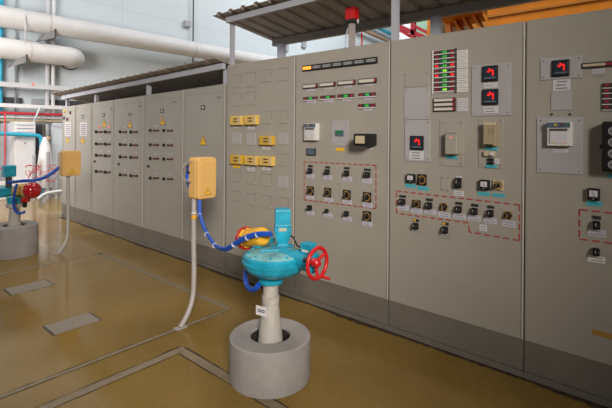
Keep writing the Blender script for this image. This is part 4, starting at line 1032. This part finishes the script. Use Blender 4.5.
# crane end frame with slanting brackets
t = thing('crane_platform', 'yellow crane platform with slanting brackets behind the rear post', 'crane', (9.4, 4.2, 0))
XP = 9.0
def q3(px, py, X=XP): return atx(px, py, X)
a, c = q3(446, 19), q3(486, 9.5)
MB().obox((a+c)/2, (c-a)/2, Vector((.5, 0, 0)), Vector((0, 0, .10)), 'crane').build('deck_edge', t)
for px in (454, 463, 473, 483):
    a, c = q3(px, 17-(px-454)*.22), q3(px+9, 32-(px-454)*.2); MB().obox((a+c)/2, (c-a)/2, Vector((.15, 0, 0)), Vector((0, .05, .05)), 'crane').build('bracket', t)
for px in (448, 459): a = q3(px, 8); MB().box((XP, a.y-.06, .001), (XP+.12, a.y+.06, a.z), 'crane').build('column', t)
a, c = q3(440, 14.5), q3(478, 11.5); MB().obox((a+c)/2+Vector((.3, 0, 0)), (c-a)/2, Vector((.04, 0, 0)), Vector((0, 0, .05)), 'dark').build('cable_tray', t, 'dark cable tray')
a, c = q3(470, 28, 10.5), q3(492, 24, 10.5); MB().obox((a+c)/2, (c-a)/2, Vector((.1, 0, 0)), Vector((0, 0, .5)), 'crane_dark').build('back_plate', t)
# red framework
a, c = q3(440, 6, 11.2), q3(492, 40, 11.2); tag(MB().box((11.2, c.y, .001), (11.6, a.y, a.z), 'machine_brown', .02).build('machine_cabinet'), 'dark brown machine cabinet behind the yellow crane platform', 'cabinet')
t = thing('steel_rack', 'red steel framework seen between the canopy posts', 'frame', (13, 5.5, 0)); XR = 13.0
for (x0, y0, x1, y1, w) in ((396, 25, 428, 39, .07), (396, 27.5, 410, 36, .05), (413.5, 23, 413.5, 60, .07), (398, 22, 408, 20, .05), (414, 26, 428, 33, .05)):
    a, c = q3(x0, y0, XR), q3(x1, y1, XR)
    if x0 == x1: c.z = .001
    dd = (c-a); up_ = Vector((1, 0, 0)).cross(dd.normalized()); MB().obox((a+c)/2, dd/2, Vector((w, 0, 0)), up_*w, 'pipe_red').build('bar', t)
for (x0, x1, y0, y1, X, m_, lab) in ((398, 409, 22, 42, 17, 'panel_white', 'white machine cabinet beyond the red framework'), (415, 428, 20, 40, 16, 'green', 'green machine cabinet beyond the red framework')):
    a, c = q3(x0, y0, X), q3(x1, y1, X); tag(MB().box((X, c.y, .001), (X+.8, a.y, a.z), m_, .03).build('machine_cabinet'), lab, 'cabinet')
for px in (429, 432.2, 438.5):
    a = q3(px, 18, 10.4)
    tag(MB().box((10.4, a.y-.05, .001), (10.5, a.y+.05, a.z), 'crane').build('yellow_column'), {429: 'thin yellow column, left of the rear canopy post', 432.2: 'thin yellow column, touching the left edge of the rear canopy post', 438.5: 'thin yellow column, right of the rear canopy post'}[px], 'column', 'thin yellow columns')
# pipes slanting down along the end wall behind the alarm
for (x0, y0, x1, y1, m_, lab) in ((358, 27.5, 388, 41, 'rust', 'brown pipe sloping away behind the red alarm beacon'), (374, 25.5, 400, 38.5, 'teal_pipe', 'blue pipe sloping away behind the front canopy post')):
    a, c = aty(x0, y0, 12.2), aty(x1, y1, 12.2); tag(MB().cyl(a, c, .10, m_, 14).build('wall_mounted_pipe'), lab, 'pipe', 'sloping pipes on the end wall')
for px, py in ((304, 42.6), (286, 46)):
    a = aty(px, py, 12.55); tag(MB().box((a.x-.12, 12.5, a.z-.22), (a.x+.12, 12.59, a.z+.22), 'grey_mid', .01).build('wall_box'), {304: 'small dark box on the end wall under the high canopy', 286: 'small grey box on the end wall beside the bluish rear post'}[px], 'wall box')

# ------------------------------------------------------------------ light
w = bpy.data.worlds.new('world'); SC.world = w; w.use_nodes = True
bg = w.node_tree.nodes['Background']; bg.inputs['Color'].default_value = (.92, .95, 1, 1); bg.inputs['Strength'].default_value = .42
def area(name, loc, target, sx, sy2, power, col=(1, .96, .92)):
    l = bpy.data.lights.new(name, 'AREA'); l.shape = 'RECTANGLE'; l.size = sx; l.size_y = sy2; l.energy = power; l.color = col
    o = bpy.data.objects.new(name, l); COL.objects.link(o); o.location = loc
    o.rotation_euler = (Vector(target)-Vector(loc)).to_track_quat('-Z', 'Y').to_euler(); return o
area('overhead_fill', (9, 8, 9.6), (9, 10.5, 2), 12, 2.5, 380, (.93, .97, 1))  # added unseen fill under the ceiling, brightens the end wall
area('end_wall_fill', (.5, 8.6, 3.4), (3.9, 12.5, 1.3), 1.6, 1.6, 240)  # unseen fill left of the view, added to lift the end-wall plant
area('hall_fill', (4.6, 2.2, 8.8), (9, 2.4, 3.2), 3, 3, 330)  # added fill above the canopies, brightens the orange girder
area('hall_fill', (15, 7, 9.6), (17, 12.6, 3.5), 4, 4, 700, (.93, .97, 1))  # second added fill, for the far stretch of end wall
area('overhead_fill', (-.5, 8.5, 8.5), (3.6, 8.5, 0), 3, 4, 90)  # unseen fill added for the lower cabinets
sl = bpy.data.lights.new('vignette_spot', 'SPOT'); sl.energy = 5300; sl.spot_size = math.radians(34); sl.spot_blend = 1; sl.shadow_soft_size = 1.1; sl.color = (1, .95, .87)  # added unseen spot; its soft cone imitates frontal light fading towards the edges
so = bpy.data.objects.new('vignette_spot', sl); COL.objects.link(so); so.location = (-3.5, -5, 4.6)
so.rotation_euler = (Vector((3.0, 3.8, 1.15))-so.location).to_track_quat('-Z', 'Y').to_euler()

vs = SC.view_settings
SC.display_settings.display_device = 'sRGB'
vs.view_transform = 'Standard'; vs.look = 'None'; vs.exposure = 0; vs.gamma = 1; vs.use_curve_mapping = False
